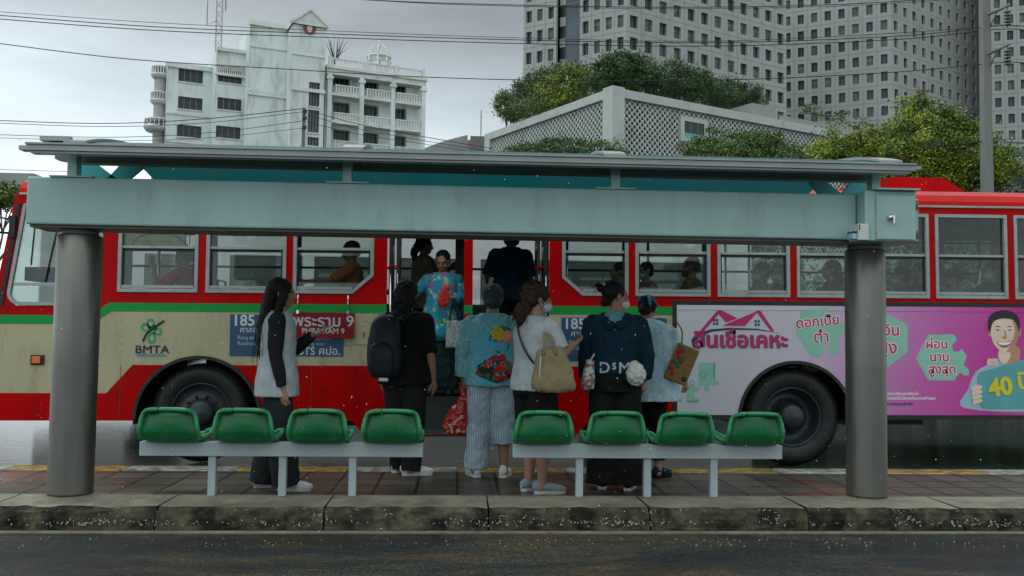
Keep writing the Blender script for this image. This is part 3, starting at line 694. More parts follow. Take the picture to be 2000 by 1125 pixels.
# --- small far roofs, overpass, building at the right edge
p = at(905, 290, 140); h1 = wthing('far_building', 'low grey roofs far behind between the apartment block and the podium', 'building', (p.x, p.y, -.15))
b = MB(); a, c = at(868, 275, 140), at(906, 263, 140); e = at(946, 268, 140)
b.prism([(a.x-8, -.1), (e.x+4, -.1), (e.x+4, e.z), (c.x+.6, e.z-.5), (c.x+.6, c.z), (a.x, a.z), (a.x-3, a.z-1.2)], 140, 152); b.build('wall', 'grey_wall', h1)
b = MB(); b.box(c.x+1.0, e.x+2, 138, 139.9, e.z-3.2, e.z-.3); b.build('roof', 'brown_grey', h1)
b = MB(); q = at(939, 265, 139); b.tube([(q.x, 139, 0), (q.x, 139, q.z+4)], .1, 5); b.build('aerial', 'grey_wall', h1)
p = at(-60, 340, 60); ov = wthing('overpass', 'grey concrete overpass crossing behind the front of the bus', 'overpass', (p.x, p.y, -.15))
z = at(0, 337, 60).z; b = MB(); b.box(p.x-60, at(112, 345, 60).x-1.5, 60, 68, z-.9, z); b.build('deck', 'grey_wall', ov)
for x in (p.x-20, p.x-1): 
    b = MB(); b.box(x-.6, x+.6, 62, 65, -.1, z-.91); b.build('pier', 'grey_wall', ov)
p = at(2010, 330, 70); rbld = wthing('dark_building', 'dark building with a pale sloping roof at the right edge', 'building', (p.x, p.y, -.15))
a = at(1978, 290, 70); e = at(1975, 345, 69); b = MB(); b.box(a.x, a.x+14, 70, 80, -.1, a.z); b.build('wall', 'tower_glass', rbld)
b = MB(); b.add([(e.x-.5, 69.9, e.z+.5), (e.x+9, 69.9, e.z-1.3), (e.x+9, 66, e.z-1.6), (e.x-.5, 66, e.z+.2), (e.x-.5, 69.9, -.1), (e.x+9, 69.9, -.1)], [(0,1,2,3), (0,4,5,1)]); b.build('roof', 'pale_roof', rbld)
# --- pale pink bus in the far lane, seen through the windows
pb = wthing('pink_bus', 'pale pink and white bus in the far lane behind the red one', 'bus', (-1, 16, -.14))
b = MB(); b.wall(-7.2, 5.2, .25, 3.0, [(x, x+1.25, 1.75, 2.6) for x in np.arange(-6.9, 4.2, 1.45)], .06, lambda u, v, w: (u, 16+w, v), mfun=lambda u, v: 1 if v < 1.7 and v > .8 else 0, cuts=(.8, 1.7))
b.box(-7.2, 5.2, 18.4, 18.46, .25, 3.0); b.box(-7.2, 5.2, 16.061, 18.4, 3.0, 3.05); b.box(-7.2, -7.14, 16.061, 18.4, .25, 3.0); b.box(5.14, 5.2, 16.061, 18.4, .25, 3.0); b.box(-7.1, 5.1, 16.07, 18.39, .3, .4)
b.build('body_shell', ['white_veh', 'pink_pale'], pb)
b = MB()
for x in np.arange(-6.9, 4.2, 1.45): b.box(x, x+1.25, 16.02, 16.03, 1.75, 2.6)
b.build('glazing', 'dark_win_pale', pb)
for x in (-5.2, 2.6):
    b = MB(); b.lathe([(.0, 0), (.3, .0), (.5, .02), (.5, .3), (0, .3)], 32, 0, 'y', (x, 15.98, .36)); b.build('wheel', 'rubber', pb)

# ------------------------------------------------------------------ vegetation
def foliage(blobs, n, size, mats, seed, per=34):
    """leaf clumps: each blob (centre, radii) holds sprays of small leaves; gaps stay between the sprays"""
    g = np.random.default_rng(seed); V = []; F = []; M = []
    tot = sum(r[0]*r[1]*r[2] for _, r in blobs) ** 1.0
    for c, r in blobs:
        nb = max(8, int(n*(r[0]*r[1]*r[2])/tot)); ns = max(4, nb//per)
        d = g.normal(size=(ns, 3)); d /= np.linalg.norm(d, axis=1)[:, None]
        rad = g.uniform(.35, 1.0, ns)**.5; bump = 1+.18*np.sin(d[:, 0]*5+seed)+.14*np.sin(d[:, 2]*7+d[:, 1]*4)
        ctr = np.array(c)+d*(rad*bump)[:, None]*np.array(r); sm = g.integers(0, len(mats), ns)
        for k in range(ns):
            m = nb//ns; sr = size*g.uniform(1.6, 3.2)*(per/26)**.42
            P = ctr[k]+g.normal(size=(m, 3))*sr*np.array((1, 1, .6))*.6; A = g.normal(size=(m, 3)); A /= np.linalg.norm(A, axis=1)[:, None]
            B = np.cross(A, g.normal(size=(m, 3))); B /= np.linalg.norm(B, axis=1)[:, None]; s = size*g.uniform(.5, 1.1, m)[:, None]
            k0 = len(V); Q = np.stack([P-A*s*.9, P+B*s*.42, P+A*s*.9, P-B*s*.42], 1).reshape(-1, 3); V += Q.tolist()
            F += [(k0+4*i, k0+4*i+1, k0+4*i+2, k0+4*i+3) for i in range(m)]; M += [int(sm[k])]*m
    b = MB(); b.v = V; b.f = F; b.m = M; b.s = [False]*len(F); return b
def tree(name, label, cat, base, blobs, n, size, mats, seed, group=None, trunk=.2, per=34):
    t = wthing(name, label, cat, base, group)
    foliage(blobs, n, size, mats, seed, per).build('crown', mats, t)
    b = MB(); g = np.random.default_rng(seed); big = max(blobs, key=lambda q: q[1][0]*q[1][2]); top = np.array(big[0]); bs = np.array(base)
    fork = bs+(top-bs)*.55*np.array((.6, .6, 1))
    b.tube([bs, (bs+fork)/2+g.normal(size=3)*.1, fork], [trunk, trunk*.8, trunk*.65], 10, 3)
    for c, r in blobs:
        c = np.array(c); b.tube([fork, (fork+c)/2+np.array((0, 0, -.1))*np.linalg.norm(c-fork), c+np.array((0, 0, r[2]*.5))], [trunk*.45, trunk*.3, trunk*.08], 6, 3)
        for k in range(4):
            e = c+g.normal(size=3)*np.array(r)*.6; b.tube([(fork+c)/2, (c+e)/2, e], [trunk*.2, trunk*.13, trunk*.04], 5, 2)
    b.build('trunk', 'bark', t); return t
def blob(px, py, Y, rx, rz, ry=None, dy=0):
    """crown lump centred on a photo point at distance Y; radii given in photo pixels"""
    p = at(px, py, Y); k = Y/FPX; return ((p.x, p.y+dy, p.z), (rx*k, (ry or rx)*k, rz*k))
# big light green tree in the right
Y = 30; bl = [blob(1790, 290, Y, 80, 62), blob(1712, 272, Y, 48, 34), blob(1640, 298, Y, 56, 26), blob(1785, 215, Y, 36, 34), blob(1880, 265, Y, 50, 38), blob(1750, 340, Y, 80, 45), blob(1870, 330, Y, 80, 55), blob(1632, 266, Y, 14, 22), blob(1840, 240, Y, 40, 32), blob(1930, 310, Y, 50, 40), blob(1975, 350, Y, 40, 30), blob(1620, 305, Y, 45, 25), blob(1700, 310, Y, 90, 40)]
tree('tree', 'big bright green tree beside the utility pole, rising over the bus roof', 'tree', (at(1800, 400, Y).x, Y, -.14), bl, 95000, .070, ['leaf_light', 'leaf_mid', 'leaf_light', 'leaf_olive'], 3, trunk=.28, per=110)
Y = 34; bl = [blob(1440, 290, Y, 90, 34), blob(1370, 300, Y, 55, 30), blob(1510, 300, Y, 55, 30), blob(1440, 320, Y, 120, 30)]
tree('tree', 'rounded mid green tree in front of the lattice screen', 'tree', (at(1440, 400, Y).x, Y, -.14), bl, 36000, .068, ['leaf_mid', 'leaf_mid', 'leaf_olive'], 4, per=70)
Y = 36; bl = [blob(1100, 290, Y, 60, 22), blob(1030, 298, Y, 55, 18), blob(1175, 295, Y, 50, 20), blob(1100, 315, Y, 120, 22)]
tree('tree', 'low dark green tree just above the shelter roof, left of the lattice corner', 'tree', (at(1100, 400, Y).x, Y, -.14), bl, 24000, .068, ['leaf_dark', 'leaf_mid'], 5)
PG = 'trees growing on the podium roof'
def podtree(label, bl, n, size, mats, seed):
    c = bl[0][0]; tree('roof_tree', label, 'tree', (c[0], c[1], ZT_-.6), bl, n, size, mats, seed, PG, trunk=.15, per=60)
def pbl(px, py, dd, rx, rz): return blob(px, py, 64+dd, rx, rz)
podtree('small light tree at the left end of the podium roof', [pbl(990, 205, 22, 24, 28), pbl(985, 188, 22, 12, 14), pbl(1005, 222, 20, 28, 16)], 6600, .14, ['leaf_olive', 'leaf_mid'], 11)
podtree('olive green tree on the podium roof with pale blossom, left of the corner', [pbl(1065, 172, 12, 44, 42), pbl(1040, 190, 13, 38, 38), pbl(1100, 160, 10, 40, 34)], 15400, .14, ['leaf_mid', 'leaf_olive', 'leaf_dark'], 12)
podtree('yellowish tree on the podium roof touching the tower base', [pbl(1125, 146, 8, 38, 24), pbl(1110, 170, 8, 50, 34), pbl(1085, 200, 8, 60, 22)], 13200, .14, ['leaf_light', 'leaf_olive', 'leaf_mid'], 13)
podtree('tallest dark green tree on the podium roof, above the corner', [pbl(1215, 135, 4, 52, 32), pbl(1195, 118, 4, 20, 18), pbl(1240, 150, 4, 58, 34), pbl(1180, 160, 5, 40, 26)], 17600, .14, ['leaf_dark', 'leaf_mid'], 14)
podtree('dark bushy tree on the podium roof right of the tallest one', [pbl(1320, 155, 6, 62, 30), pbl(1300, 170, 5, 60, 24), pbl(1365, 172, 7, 50, 26)], 15400, .14, ['leaf_dark', 'leaf_mid', 'leaf_dark'], 15)
podtree('dark drooping tree at the right end of the podium planting', [pbl(1430, 185, 12, 48, 26), pbl(1462, 200, 13, 30, 16), pbl(1400, 190, 10, 44, 22)], 13200, .14, ['leaf_dark', 'leaf_dark', 'leaf_mid'], 16)
podtree('sparse dry shrub on the podium roof beside the grey stair house', [pbl(1585, 218, 26, 26, 12), pbl(1630, 226, 27, 26, 10)], 500, .2, ['bark', 'leaf_mid'], 17)
Y = 52; bl = [blob(20, 385, Y, 50, 22), blob(-40, 380, Y, 60, 25), blob(60, 395, Y, 30, 14)]
tree('tree', 'pale green tree below the overpass at the left edge', 'tree', (at(10, 400, Y).x, Y, -.14), bl, 8000, .14, ['leaf_olive', 'leaf_mid'], 21)
# bare shrub on the white roof
p = at(655, 95, 108); sb = wthing('bare_shrub', 'leafless shrub growing on the roof ledge of the white apartment block', 'shrub', (p.x, p.y, p.z-2)); b = MB()
for k in range(16):
    a = random.uniform(-1, 1); b.tube([(p.x, p.y, p.z-2), (p.x+a*.5, p.y, p.z-.8), (p.x+a*1.4+random.gauss(0, .2), p.y+random.gauss(0, .5), p.z+random.uniform(.3, 1.8))], [.07, .05, .02], 5, 3)
b.build('branches', 'bark', sb)
# dark verge of shrubs beyond the far lane: what the wet lane mirrors at the right
for i, (x, h, w) in enumerate(((6.5, 4.4, 4.6), (11, 4.8, 5), (15.5, 4.5, 5), (20.5, 4.9, 5.4))):
    bl = [((x, 27, h*.55), (w*.6, 1.4, h*.5)), ((x+w*.4, 27.3, h*.4), (w*.5, 1.3, h*.42))]
    tree('verge_shrub', ('rounded', 'tall', 'broad', 'outermost')[i]+' dark shrub on the far verge, hidden mostly by the advert', 'shrub', (x, 27, -.14), bl, 7000, .16, ['leaf_dark', 'leaf_dark', 'leaf_mid'], 30+i, 'shrubs on the far verge', trunk=.06)

# ------------------------------------------------------------------ pole and cables
PY = 27; p0 = at(1928, 375, PY); up = wthing('utility_pole', 'tall grey concrete utility pole with two crossarms at the right', 'utility pole', (p0.x, PY, -.14))
b = MB(); b.add([], []); zt = 12.5
V = []
for z, w in ((-.14, .165), (zt, .115)): V += [(p0.x-w, PY-w, z), (p0.x+w, PY-w, z), (p0.x+w, PY+w, z), (p0.x-w, PY+w, z)]
b.add(V, [(0,1,5,4), (1,2,6,5), (2,3,7,6), (3,0,4,7), (4,5,6,7), (3,2,1,0)]); b.build('shaft', 'pole_conc', up, bev=.02)
for py in (22, 98):
    q = at(1925, py, PY); b = MB(); b.tube([(q.x-.1, PY-.3, q.z-.22), (q.x+.6, PY-.3, q.z+.12)], .045, 6); b.tube([(q.x, PY-.25, q.z-.55), (q.x+.2, PY-.28, q.z-.1)], .025, 5)
    a = b.build('crossarm', 'steel_dark', up)
    b = MB(); x = q.x+.52
    for k in range(5): b.lathe([(.03, 0), (.10, .02), (.10, .04), (.03, .07)], 12, 0, c=(x, PY-.3, q.z-.05-.1*(k+1)))
    b.tube([(x, PY-.3, q.z+.05), (x, PY-.3, q.z-.6)], .02, 5); b.build('insulator', 'steel_dark', a)
LP_ = 0
p1 = at(593, 250, 34); sp = wthing('utility_pole', 'slim dark utility pole carrying cables in front of the white apartment block', 'utility pole', (p1.x, 34, -.14))
b = MB(); z1 = at(593, 211, 34).z; b.box(p1.x-.055, p1.x+.055, 33.95, 34.05, -.14, z1); b.build('shaft', 'steel_dark', sp)
b = MB(); 
for z in (z1-.15, z1-.4, z1-.75): b.box(p1.x-.02, p1.x+.12, 33.88, 33.945, z-.06, z+.06)
b.build('bracket', 'black', sp)
G = 'overhead cables'
def wire(label, pts, Y, r=.011, n=1, gap=.09):
    W_ = [at(px, py, yy) for (px, py), yy in zip(pts, Y if isinstance(Y, (list, tuple)) else [Y]*len(pts))]; b = MB()
    for k in range(n): b.tube([(w.x, w.y+k*.12, w.z-k*gap) for w in W_], r, 5, 10)
    o = W_[0]; ob = b.build('power_line', 'cable', None, loc=o); tag(ob, label, 'cable', G)
wire('thick bundled cable crossing the sky from the upper left to the towers', [(-40, 27), (300, 52), (640, 66), (1020, 78), (1400, 83), (1760, 70), (1960, 50), (2040, 58)], 27, .014, 2, .07)
wire('thin cable close above the bundled one near the left edge', [(-40, 20), (300, 44), (640, 60), (1020, 74), (1400, 80), (1760, 64), (1960, 48)], 27.5, .009)
wire('single cable sagging from the left edge across the white apartment block, below the bundled cable', [(-40, 80), (250, 115), (560, 135), (820, 150), (1100, 157), (1450, 155), (1760, 140), (1960, 122), (2040, 128)], 27, .014)
wire('cable entering at the top middle and running across the towers', [(640, -4), (900, 7), (1300, 14), (1650, 8), (1960, -12)], 27, .013)
wire('second cable at the top middle, slightly lower', [(680, -2), (900, 9), (1300, 17), (1650, 11), (1960, -8)], 27.6, .009)
wire('upper dark cable from the left edge to the slim pole', [(-40, 234), (200, 241), (400, 232), (593, 212)], 34, .016)
wire('second cable from the left edge to the slim pole', [(-40, 239), (200, 247), (400, 240), (593, 218)], 34.2, .012)
wire('third cable rising to the slim pole over the white wall', [(-40, 262), (220, 268), (420, 258), (593, 236)], 34.4, .012)
wire('lowest cable left of the slim pole, skimming the shelter roof', [(-40, 268), (220, 275), (420, 268), (593, 250)], 34.6, .010)
wire('cable dropping from the slim pole past the balconies', [(593, 213), (690, 240), (800, 262), (960, 290)], 34, .014)
wire('second cable dropping right of the slim pole', [(593, 222), (690, 249), (800, 270), (960, 296)], 34.2, .011)
wire('third cable dropping right of the slim pole', [(593, 236), (700, 262), (820, 280), (960, 303)], 34.4, .010)
wire('short cable reaching the tree at the right pole', [(1800, 285), (1870, 282), (1928, 276), (2040, 282)], 27, .014)
wire('low cable passing behind the front of the bus roof', [(-40, 330), (60, 333), (200, 337)], 40, .012)
# ------------------------------------------------------------------ bus shelter
sh = wthing('bus_shelter', 'grey steel bus shelter with teal roof on two round steel pillars', 'bus shelter', (.15, 6.8, .06))
PX = (-2.79, 3.105)
for x, r in zip(PX, (.155, .148)):
    b = MB(); zt = 1.93
    b.lathe([(r, .06), (r, .075), (r, 1.0), (r, 1.004), (r, zt-.012), (r-.012, zt)], 40, 0, c=(x, 6.82, 0))
    pl = b.build('pillar', 'pillar_m', sh, smooth=None)
    c = MB(); c.lathe([(.125, zt-.03), (.125, 2.0)], 32, 0, c=(x, 6.82, 0)); c.build('collar', 'steel_dark', pl)
b = MB(); b.box(-3.085, 2.945, 6.6, 6.98, 1.985, 2.325)
bm_ = b.build('beam', 'steel_grey', sh, bev=.012)
b = MB(); b.box(-3.07, 2.94, 6.64, 6.95, 1.968, 1.983); b.build('soffit_plate', 'steel_dark', sh)
# control box at the right end
b = MB(); b.box(2.95, 3.335, 6.47, 7.0, 1.965, 2.335)
cb = b.build('control_box', 'steel_grey', sh, bev=.006)
b = MB(); b.box(3.03, 3.32, 6.455, 6.468, 1.975, 2.30); dr = b.build('door', 'steel_grey', cb, bev=.004)
b = MB(); b.lathe([(.02, 0), (.02, .018), (.012, .03)], 16, 0, 'y', (3.13, 6.425, 2.135)); b.box(3.138, 3.15, 6.418, 6.432, 2.09, 2.15, 0); b.build('lock', 'chrome', dr)
b = MB(); b.box(3.015, 3.345, 6.42, 6.50, 2.337, 2.349); b.build('rain_cap', 'steel_grey', cb)
b = MB(); b.box(3.338, 3.42, 6.6, 6.95, 1.98, 2.30); sd = b.build('side_panel', 'steel_grey', sh, bev=.004)
b = MB()
for z0, z1 in ((2.0, 2.06), (2.22, 2.29)): b.tube([(3.405, 6.592, z0), (3.405, 6.592, z1)], .008, 8)
b.build('hinge', 'steel_dark', sd)
b = MB(); b.box(2.885, 2.965, 6.44, 6.60, 1.965, 2.085)
wb = b.build('junction_box', 'white_plastic', sh, bev=.006)
b = MB()
for z in (2.075, 2.06, 2.045): b.box(2.89, 2.897, 6.432, 6.44, z-.005, z+.004)
b.box(2.85, 2.884, 6.45, 6.55, 2.018, 2.03, 0); b.build('plug', 'black', wb)
b = MB(); b.box(2.848, 2.882, 6.455, 6.54, 1.975, 2.017); b.build('socket', 'shirt_print', wb)
# posts, gutter, purlin and roof
for px_, yy in ((140, 322), (678, 332), (1203, 342), (1712, 350)):
    p = at(px_, yy, 6.6); b = MB(); b.box(p.x-.033, p.x+.033, 6.605, 6.69, 2.327, 2.505)
    po = b.build('post', 'steel_grey', sh, bev=.003)
    c = MB(); c.box(p.x-.15, p.x+.15, 6.59, 6.80, 2.3255, 2.336); c.build('foot_plate', 'steel_grey', po)
b = MB()
b.add([], [])
gp = [(6.33, 2.462), (6.33, 2.497), (6.315, 2.501), (6.315, 2.513), (6.44, 2.513), (6.44, 2.462)]
V = [(x, y, z) for x in (-2.975, 3.265) for y, z in gp]; n = len(gp)
b.add(V, [tuple(range(n)), tuple(range(2*n-1, n-1, -1))] + [(i, n+i, n+(i+1) % n, (i+1) % n) for i in range(n)])
b.box(-2.955, 3.24, 6.35, 6.43, 2.446, 2.4605)
gt = b.build('gutter', 'gutter_m', sh)
b = MB(); b.box(-3.03, -2.977, 6.345, 6.43, 2.465, 2.495); b.build('gutter_end', 'gutter_m', gt); b = MB(); b.box(3.267, 3.315, 6.345, 6.43, 2.475, 2.5); b.build('gutter_end', 'gutter_m', gt)
b = MB(); b.prism([(-2.96, 2.545), (-2.96, 2.48), (-2.80, 2.455), (3.18, 2.455), (3.18, 2.545)], 6.74, 6.84); b.build('purlin', 'brown_grey', sh)
# curved roof sheet; the rear half is narrower
def vault(y): return 2.512+.175*math.sin(math.pi*min(1, max(0, (y-6.36)/2.3)))**.8
def roofsheet(x0, x1, ya, yb, n, mat, t=.018, dz=0):
    b = MB(); V = []; F = []
    for i in range(n+1):
        y = ya+(yb-ya)*i/n; z = vault(y)+dz
        V += [(x0, y, z), (x1, y, z), (x0, y, z-t), (x1, y, z-t)]
    if mat == 'one': return b.add([V[k] for i in range(n+1) for k in (4*i, 4*i+1)], [(2*i, 2*i+1, 2*i+3, 2*i+2) for i in range(n)])
    for i in range(n):
        a = 4*i; F += [(a, a+1, a+5, a+4), (a+2, a+6, a+7, a+3), (a, a+4, a+6, a+2), (a+1, a+3, a+7, a+5)]
    F += [(0, 2, 3, 1), (4*n, 4*n+1, 4*n+3, 4*n+2)]
    return b.add(V, F)
rs = MB(); q = roofsheet(-2.86, 3.22, 6.37, 7.1, 8, 'one'); rs.add(q.v, q.f)
q = roofsheet(at(292, 340, 8.2).x, at(1588, 365, 8.2).x, 7.1, 8.62, 12, 'one'); rs.add(q.v, q.f)
rf = rs.build('roof', 'teal_sheet', sh)
for px_ in (152, 690, 1200, 1735):
    p = at(px_, 290, 6.4); q = roofsheet(p.x-.075, p.x+.075, 6.34, 7.9, 14, 0, .02, .024); q.build('roof_rib', 'gutter_m', rf)
b = MB(); b.box(-2.90, -2.70, 6.36, 6.42, 2.535, 2.568); b.build('rib_end', 'gutter_m', rf)
for quad in (((205, 353), (248, 353), (290, 318), (238, 318)), ((150, 318), (186, 318), (216, 341), (236, 353), (160, 353)), ((1582, 355), (1614, 355), (1652, 384), (1604, 384)), ((1662, 357), (1692, 357), (1692, 384), (1640, 384))):
    b = MB(); b.prism([(at(x, y, 7.3).x, at(x, y, 7.3).z) for x, y in quad], 7.3, 7.34); b.build('brace', 'teal_m', sh)

# ------------------------------------------------------------------ benches of bucket seats
def seat_mesh(cx, y0, z0, tilt=0):
    """back shell (towards the viewer) that runs into a seat pan; lighter rolled rim"""
    b = MB(); nu, nv = 28, 36
    prof = [(.004, .232), (-.006, .20), (-.012, .12), (-.012, .05), (.03, .004), (.12, -.012), (.27, .0), (.36, .022), (.40, .018)]
    P = catmull([(0, *q) for q in prof], 6); P = [P[int(round(i*(len(P)-1)/nv))] for i in range(nv+1)]
    V = []
    for i, p in enumerate(P):
        v = i/nv; w = .205
        if v < .40: w = .205*(.66+.34*(1-(1-v/.40)**2.3))
        if v > .85: w = .205*(.80+.20*(1-((v-.85)/.15)**2))
        if .42 < v < .60: w *= .93
        for j in range(nu+1):
            u = -1+2*j/nu; sd = abs(u)**7
            y = p[1]+.012*sd*(1 if v < .5 else .2); z = p[2]+(.03*sd if v > .45 else -.0*sd)
            if v < .45:                                        # bulging panel, groove, and a lip that flares back
                vv = v/.42; h_ = abs(2*vv-1) if vv < .5 else abs(2*vv-1)*.9; r_ = (abs(u)**3.2+h_**3.2)**(1/3.2)
                y -= .020*(1-(r_/.8)**2) if r_ < .8 else 0
                if vv < .9: y -= .034*max(0, (r_-.8)/.2)**1.6*min(1, (.9-vv)*4)*min(1.0, 1/max(r_, 1e-3))
            V.append((cx+u*w, y0+y, z0+z))
    F = [(i*(nu+1)+j, (i+1)*(nu+1)+j, (i+1)*(nu+1)+j+1, i*(nu+1)+j+1) for i in range(nv) for j in range(nu)]
    b.add(V, F, 0, True)
    top = [V[j] for j in range(nu+1)]; right = [V[i*(nu+1)+nu] for i in range(nv+1)]; left = [V[i*(nu+1)] for i in range(nv+1)]; bot = [V[nv*(nu+1)+j] for j in range(nu+1)]
    loop = left[::-1] + top[1:] + right[1:] + bot[::-1][1:]
    loop = [loop[k] for k in range(0, len(loop))]
    b.tube(loop, .0058, 8, 1, 1)
    return b
def bench(label, centers, x0, x1, legs):
    z0 = .06
    g = wthing('bench', label, 'bench', ((x0+x1)/2, 6.76, .06), 'waiting benches under the shelter')
    b = MB(); b.box(x0, x1, 6.70, 6.79, .346, .447)
    b.build('rail', 'bench_grey', g, bev=.005)
    for x in legs:
        b = MB(); b.box(x-.027, x+.027, 6.72, 6.775, .06, .345); b.build('leg', 'bench_grey', g, bev=.004)
    for k, cx in enumerate(centers):
        o = seat_mesh(cx+.004*math.sin(k*5), 6.60, .457+.004*math.sin(k*3)).build('seat', ['seat_green', 'seat_rim'], g)
        sd = o.modifiers.new('t', 'SOLIDIFY'); sd.thickness = .010; sd.offset = 1
        c = MB(); c.box(cx-.13, cx+.13, 6.68, 6.83, .448, .456); c.build('bracket', 'steel_dark', o)
cl = [at(p, 830, 6.6).x for p in (332, 478, 622, 765)]
cr = [at(p, 832, 6.6).x for p in (1062, 1204, 1338, 1473)]
bench('green seat bench nearer the left pillar, in front of the long haired person', cl, at(272, 870, 6.7).x, at(826, 870, 6.7).x, [at(p, 930, 6.72).x for p in (413, 551, 688)])
bench('green seat bench nearer the right pillar, in front of the rear wheel', cr, at(1002, 876, 6.7).x, at(1528, 876, 6.7).x, [at(p, 930, 6.72).x for p in (1132, 1265, 1395)])
pm('leaf_door', (.035,.022,.018), .45, var=.2)
pm('rim_m', (.035,.045,.05), .4, metal=.3, var=.3, scale=8)
# ------------------------------------------------------------------ the city bus
YB = 9.75; TILT = .0072
bus = thing('city_bus', 'red and cream city bus with a green stripe standing at the stop', 'bus', (0, YB, 0)); bus.rotation_euler = (0, -TILT, 0)
def bp(px, py, y=0):
    p = at(px, py, YB+y); return p.x, p.z-TILT*p.x
ZS, ZR, ZG, ZC, ZW, ZT, ZGU = .336, .915, 1.472, 1.564, 1.676, 2.615, 2.70
XR = 7.4
X = {k: bp(k, 520)[0] for k in (212, 233, 390, 405, 562, 575, 733, 1100, 1230, 1243, 1390, 1403, 1545, 1558, 1690, 1702, 1817, 1829, 1970, 1983)}
wins = [(233, 390), (405, 562), (575, 733), (1100, 1230), (1243, 1390), (1403, 1545), (1558, 1690), (1702, 1817), (1829, 1970)]
wins = [(X[a], X[b]) for a, b in wins]
w0 = X[1983]
wins += [(w0, w0+.86), (w0+.92, w0+1.15)]
D1 = (bp(757, 600)[0], bp(908, 600)[0]); D2 = (bp(925, 600)[0], bp(1075, 600)[0]); DT = 2.37
XF = -3.66
# upper side with window openings, red over the green line
holes = [(a, b, ZW, ZT) for a, b in wins] + [(*D1, -1, DT), (*D2, -1, DT)]
b = MB()
b.wall(XF, XR, ZC, ZGU, holes, .03)
for x0, x1 in ((D1[1], D2[0]),): b.box(x0, x1, .002, .03, ZS, ZG-.001); b.box(x0, x1, .0, .03, ZC+.0005, ZC+.001)
for a, c, s in ((wins[2][0], wins[2][1], 1), (wins[3][0], wins[3][1], -1)):      # clipped corners beside the doors
    e = c if s > 0 else a
    b.prism([(e, ZW), (e-s*.22, ZW), (e, ZW+.19)], .001, .028)
# front quarter with the driver's window
dw = [(-4.56, 2.60), (-3.735, 2.60), (-3.735, 1.60), (-3.80, 1.53), (-4.62, 1.53), (-4.70, 1.62)]
b.prism([(-4.64, ZGU), (XF, ZGU), (XF, 2.602), (-4.66, 2.602)], 0, .03)
b.prism([(-4.655, 2.60), (-4.56, 2.60), (-4.70, 1.62), (-4.62, 1.53), (-4.62, 1.43), (-4.86, 1.43)], 0, .03)
b.prism([(-4.619, 1.529), (-3.80, 1.529), (-3.735, 1.60), (-3.735, 2.60), (XF-.0005, 2.60), (XF-.0005, ZC), (-3.84, 1.43), (-4.619, 1.43)], 0, .03)
# bottom band with wheel arches
F0, F1 = (-2.72, .35, .66), (3.66, .344, .64)
za = lambda A, x: A[1]+math.sqrt(max(0, A[2]**2-(x-A[0])**2))
def archpts(A, zlow, n=28):
    x0 = A[0]-math.sqrt(A[2]**2-(zlow-A[1])**2) if abs(zlow-A[1]) < A[2] else A[0]-A[2]
    a0 = math.degrees(math.atan2(zlow-A[1], x0-A[0])) % 360
    return arc(A[0], A[1], A[2], a0, 180-a0, n)
xl = D1[0]
low = [(-4.92, .62), (-4.92, ZS)] + archpts(F0, ZS) + [(-1.12, ZS), (-1.0, .18), (xl, .18), (xl, ZR)]
top_arc = archpts(F0, ZR)
low += top_arc[::-1] + [(-3.40, ZR), (-3.66, .62)]
# (the arch stands a little proud of the red band: cut the band in two pieces instead of one)
def band_piece(pts, mb=b): mb.prism(pts, 0, .03)
al = archpts(F0, ZS); half = len(al)//2
left_arc = [p for p in al[:half+1] if p[1] < ZR]; right_arc = [p for p in al[half:] if p[1] < ZR]
tl, tr = top_arc[0], top_arc[-1]
band_piece([(-4.92, .62), (-4.92, ZS)] + left_arc + [tl, (-3.40, ZR), (-3.66, .62)])
band_piece([tr] + right_arc + [(-1.12, ZS), (-1.0, .19), (xl, .19), (xl, ZR)])
band_piece([(D2[1], ZR), (D2[1], .19), (1.28, .19), (1.40, ZS), (2.31, ZS), (2.31, ZR)])
for x in (-3.52, -1.55, 1.75):
    b.box(x-.002, x+.002, -.0012, -.0002, ZS+.004, ZR-.004, 1)
    for k in range(7): 
        if (x-F0[0])**2+(.40+k*.078-F0[1])**2 > .72**2: b.ell((x+.022, 0, .40+k*.078), (.005, .003, .005), 1, 6)
for i in range(40):
    x = -4.8+i*.16
    if not (D1[0]-.05 < x < D2[1]+.05) and x < 2.25: b.ell((x, 0, ZC+.05), (.0045, .003, .0045), 1, 6)
shell = b.build('body_shell', ['bus_red', 'inner_red'], bus, bev=0)
b = MB()
cr_ = [(-4.90, 1.335), (-4.92, .6205), (-3.6605, .6205), (-3.4005, ZR+.0005), (tl[0], tl[1]+.0005)] + top_arc + [(tr[0], ZR+.0005), (xl, ZR+.0005), (xl, ZG), (-3.62, ZG), (-3.84, 1.335)]
b.prism(cr_, .001, .03)
b.box(D2[1], 2.31, .001, .03, ZR+.0005, ZG)
for i in range(70):                                          # rivets along the panel seams
    for z in (.945, 1.19):
        x = -3.3+i*.115
        if x < xl-.03 or D2[1]+.03 < x < 2.25:
            if (x-F0[0])**2+(z-F0[1])**2 > .70**2: b.ell((x, 0, z), (.006, .003, .006), 1, 6)
for x in (-3.93, -3.52, -1.9): 
    for k in range(9): 
        z = .72+k*.082
        if (x-F0[0])**2+(z-F0[1])**2 > .70**2 and not (x > -3.66 and z < ZR): b.ell((x, 0, z), (.006, .003, .006), 1, 6)
b.build('cream_panel', ['bus_cream', 'brown_grey'], bus)
b = MB()
b.prism([(-4.895, 1.43), (-4.90, 1.3355), (-3.84, 1.3355), (-3.62, ZG+.0005), (xl, ZG+.0005), (xl, ZC), (-3.66, ZC), (-3.84, 1.4295)], -.001, .03)
b.box(D1[1], D2[0], -.001, .03, ZG, ZC); b.box(D2[1], 2.31, -.001, .03, ZG+.0005, ZC)
b.build('green_stripe', 'bus_green', bus)
